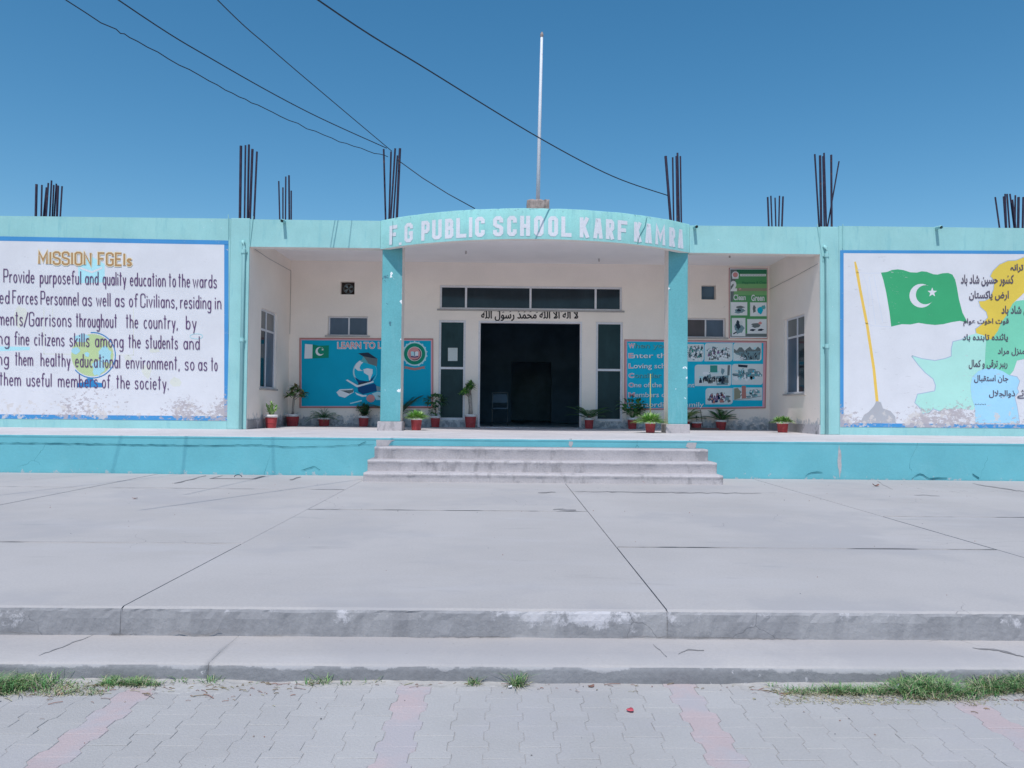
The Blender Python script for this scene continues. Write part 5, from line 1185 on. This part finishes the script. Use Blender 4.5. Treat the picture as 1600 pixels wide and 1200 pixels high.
plant(622, 667, 16, 15, 'palm', 'dark palm half hidden behind the left pillar, fronds showing to its right', 66, 40, 5, mats=('leaf_dark',))
plant(649.5, 672.5, 19, 18.5, 'grass', 'bright green tufted grass in a bright red pot just right of the left pillar', 30, 13, 6, mats=('leaf_light', 'leaf_light', 'leaf_pale'))
plant(680, 666.5, 16, 16, 'tree', 'dark leafy shrub with two tufts in front of the left glass panel', 49, 17, 7, mats=('leaf_dark', 'leaf_mid'))
plant(735, 668, 19.5, 19, 'trunk', 'stout knobbly-stemmed plant at the left side of the doorway', 70, 27, 8, lean=-.02, mats=('leaf_mid', 'leaf_light', 'leaf_mid'))
plant(921, 670, 15.5, 15.5, 'palm', 'broad dark palm in a pot at the right side of the doorway', 44, 30, 9, mats=('leaf_dark', 'leaf_mid'))
plant(988, 670, 16, 16, 'broad', 'plant with large drooping leaves right of the doorway by the verse banner', 52, 24, 10, mats=('leaf_dark', 'leaf_mid'))
pg2 = plant(1017.5, 676.5, 18, 16.5, 'grass', 'spilling lime green bush with a tall yellow stake, left of the right pillar', 31, 20, 11, mats=('leaf_light', 'leaf_light', 'leaf_pale'))
q = pg2.location; tp = onY(1017.5, 584, q.y); m = MB(); m.tube([(0, .02, .12), (0, .02, (tp.z - PZ) * .55), (.002, .02, tp.z - PZ)], .011, 'bamboo', 7); m.build('stake', pg2, True)
plant(1088.5, 670, 17, 11, 'tiny', 'tiny dark seedling in a low pot just right of the right pillar', 24, 8, 12, mats=('leaf_dark',))
plant(1126.5, 671.5, 17.5, 14, 'palm', 'small drooping palm below the photograph banner', 37, 22, 13, mats=('leaf_mid', 'leaf_dark'))
plant(1225.5, 676, 19, 16, 'grass', 'low light green plant in a red pot, farthest right on the platform', 25, 13, 14, mats=('leaf_light', 'leaf_pale', 'leaf_mid'))
plant(1071, 670, 15, 14, 'palm', 'pale fronded palm hidden behind the right pillar with only leaf tips showing', 64, 24, 15, mats=('leaf_pale', 'leaf_mid'))
# brown board and stick by the right pillar
a = onZ(1077, 671.5, PZ); m = MB(); bx1 = onZ(1119, 671.5, PZ).x; m.box(a.x - .2, bx1, B - .5, B - .36, PZ + .002, PZ + .05, 'brown_board'); tag(m.build('floor_board', bevel=.004), 'low brown board on the platform floor right of the right pillar', 'board')
m = MB(); p0 = onY(1098, 666, B - .1); p1 = onY(1094.5, 640, B - .04); m.tube([p0, p1], .008, 'bark_brown', 6); tag(m.build('leaning_stick'), 'thin dark stick leaning on the wall under the photograph banner', 'stick')
# chair in the dark hall
def chair(px, py, Y):
    q = onY(px, py, Y); e = empty('metal_chair', (q.x, Y, PZ + .003), label='tubular metal chair standing just inside the dark doorway on the left', cat='chair')
    m = MB(); 
    for sx in (-.21, .21):
        m.tube([(sx, -.2, 0), (sx, -.2, .44), (sx, .18, .45)], .011, 'chair_steel', 6); m.tube([(sx, .2, 0), (sx, .2, .45), (sx, .24, .9)], .011, 'chair_steel', 6)
    m.tube([(-.21, .24, .9), (.21, .24, .9)], .011, 'chair_steel', 6); m.build('frame', e, True)
    m = MB(); m.box(-.2, .2, -.2, .18, .455, .485, 'interior_panel'); m.build('seat', e, bevel=.006); m = MB(); m.box(-.2, .2, .212, .228, .62, .86, 'interior_panel'); m.build('backrest', e, bevel=.004); return e
chair(781, 655, 20.9)

# ------------------------------------------------------------------ weeds, dust, litter
def grass(name, label, regions, n, seed, hmin=.03, hmax=.11, straw=.3):
    rr = random.Random(seed); m = MB()
    for i in range(n):
        x0, x1, y0, y1, hs, sf = rr.choice(regions)
        x = rr.uniform(x0, x1); y = rr.uniform(y0, y1)
        dn = mnoise.noise(Vector((x * 4, y * 6, seed)))
        if dn < -.3 + .3 * rr.random(): continue
        hh = rr.uniform(hmin, hmax) * hs * (1 + dn * .9) * .62; a = rr.uniform(0, 6.28); ln = rr.uniform(.5, 2.4); wd = rr.uniform(.0012, .0026)
        dry = rr.random() < sf
        if dry: ln = rr.uniform(1.5, 4.5); hh *= .45
        d = Vector((math.cos(a), math.sin(a), 0)); s_ = Vector((-d.y, d.x, 0)); b0 = Vector((x, y, GZ - .002)); m1 = b0 + d * hh * ln * .35 + UP * hh * .65; m2 = b0 + d * hh * ln + UP * hh * (.95 if not dry else .35)
        mt = 'grass_straw' if dry else rr.choice(('grass_green', 'grass_green', 'grass_pale', 'grass_pale', 'grass_straw'))
        k = m.mat(mt); b = len(m.v); m.v += [tuple(b0 - s_ * wd), tuple(b0 + s_ * wd), tuple(m1 + s_ * wd * .8), tuple(m1 - s_ * wd * .8), tuple(m2)]
        m.f += [(b, b + 1, b + 2, b + 3), (b + 3, b + 2, b + 4)]; m.mi += [k, k]
    o = m.build(name); tag(o, label, None, None, 'stuff'); return o
def px2(x, y): q = onZ(x, y, GZ); return q.x, q.y
drift('dirt', -2.75, -1.15, LF - .24, LF + .01, 1.0); drift('dirt', -1.2, .3, LF - .10, LF + .01, 2.0, .008); drift('dirt', 1.1, 2.9, LF - .28, LF + .01, 4.0)
grass('weeds', 'green and straw coloured grass growing against the low step at the left edge', [(-2.9, -2.35, LF - .26, LF - .01, .8, .45), (-2.9, -2.2, LF - .16, LF - .01, 1, .15), (-2.5, -1.9, LF - .2, LF - .02, .35, .7), (-1.98, -1.68, LF - .08, LF - .01, .7, .25)] + [(-2.9, -2.3, LF - .2, LF - .01, .95, .25)] * 2, 8500, 5)
grass('weeds', 'green grass mat growing against the low step at the right edge', [(1.95, 2.9, LF - .20, LF - .01, .9, .35), (2.0, 2.9, LF - .14, LF - .01, 1.1, .2), (1.6, 2.1, LF - .14, LF - .02, .7, .3), (1.35, 1.75, LF - .14, LF - .02, .5, .65), (1.3, 2.6, LF - .26, LF - .1, .25, .9)], 11000, 6)
tufts = []
rr = random.Random(8)
for x in (440, 462, 490, 512, 545, 578, 592, 632, 655, 740, 742, 800, 806, 812, 330, 345, 300, 285, 410, 420):
    X, _ = px2(x, 1060); tufts.append((X - .03, X + .03, LF - .05, LF - .005, rr.uniform(.5, .95), .25))
X, _ = px2(805, 1065); tufts += [(X - .02, X + .04, LF - .06, LF - .01, 1.3, .1)] * 4
grass('weeds', 'sparse tufts of weeds along the foot of the low step', tufts, 900, 7)
def litter(name, label, cat, px, py, Z, rx, ry, mat, rot=0, curl=.3, n=10, group=None):
    q = onZ(px, py, Z); m = MB(); pts = []
    for i in range(n):
        a = 2 * math.pi * i / n; k = 1 + .15 * math.sin(a * 3 + px); x = rx * math.cos(a) * k; y = ry * math.sin(a) * k
        pts.append((x, y, .003 + curl * (x * x + y * y) / max(rx, ry)))
    m.v.append((0, 0, .003)); m.v += pts; k = m.mat(mat)
    for i in range(n): m.f.append((0, 1 + i, 1 + (i + 1) % n)); m.mi.append(k)
    o = m.build(name, None, True); o.location = (q.x, q.y, q.z + .001); o.rotation_euler = (0, 0, rot); s_ = o.modifiers.new('s', 'SOLIDIFY'); s_.thickness = .0012
    return tag(o, label, cat, group)
litter('fallen_petal', 'pink red petal lying on the grey paving', 'petal', 985, 1111.5, GZ, .017, .02, 'petal_red')
litter('fallen_leaf', 'dry brown leaf on the paving just below the low step', 'leaf', 924, 1073.5, GZ, .018, .012, 'leaf_fallen', .5)
litter('fallen_leaf', 'curled orange leaf on the terrace at the foot of the entrance steps', 'leaf', 1007, 756, 0, .05, .03, 'leaf_orange', .3, .9)
litter('fallen_leaf', 'small dark leaf on the terrace right of the entrance steps', 'leaf', 1369, 760, 0, .06, .03, 'leaf_fallen', .3, .6)
litter('fallen_leaf', 'tiny dark leaf on the left part of the terrace', 'leaf', 211, 779.5, 0, .035, .02, 'leaf_fallen', .1, .4)
litter('candy_wrapper', 'crumpled yellow wrapper lying in the dirt beside the left grass', 'wrapper', 113, 1052, GZ + .012, .028, .02, 'plastic_yellow', .4, .8)
litter('paper_scrap', 'white scrap lying in front of the right grass', 'litter', 1396, 1078, GZ + .005, .03, .016, 'plastic_white', .2, .7)
litter('paper_scrap', 'white scrap caught inside the right grass', 'litter', 1462, 1071, GZ + .02, .02, .014, 'plastic_white', .6, .7)
litter('paper_scrap', 'white scrap beside the weed tuft at the middle of the low step', 'litter', 797, 1075, GZ + .003, .012, .008, 'plastic_white', .6, .7)
# twigs and crumbs swept along the step
m = MB(); rr = random.Random(12)
for i in range(420):
    left = rr.random(); 
    if left < .45: x = rr.uniform(-2.7, -1.0); y = LF - abs(rr.gauss(0, .12)) - .02
    elif left < .85: x = rr.uniform(1.2, 2.8); y = LF - abs(rr.gauss(0, .13)) - .02
    else: x = rr.uniform(-1.2, 1.2); y = LF - abs(rr.gauss(0, .05)) - .01
    L = rr.uniform(.004, .03) if rr.random() < .85 else rr.uniform(.04, .09); a = rr.uniform(-.7, .7); mt = rr.choice(['grass_straw', 'leaf_dry', 'leaf_dry', 'leaf_fallen', 'rubble'])
    m.tube([(x, y, GZ + .003), (x + L * math.cos(a) * .5, y + L * math.sin(a) * .4, GZ + .006), (x + L * math.cos(a), y + L * math.sin(a), GZ + .003)], rr.uniform(.001, .0022), mt, 3)
tag(m.build('debris'), 'dry twigs and leaf crumbs scattered along the low step', None, None, 'stuff')
# cracks in the terrace nosing

m = MB(); rr = random.Random(77)
for i in range(130):
    y = rr.uniform(4.5, 12.2) if i % 3 else rr.uniform(2.7, 3.9); x = rr.uniform(-.68, .68) * y; z = .002 if i % 3 else GZ + .001; r_ = rr.uniform(.0015, .005) * (1.4 if y > 7 else 1)
    m.lathe([(0, z + r_), (r_ * .7, z + r_ * .7), (r_, z)], rr.choice(['rubble', 'leaf_fallen', 'concrete_riser', 'dark_gap']), 5, x, y)
tag(m.build('grit'), 'grit and pebbles scattered over the concrete terrace and paving', None, None, 'stuff')
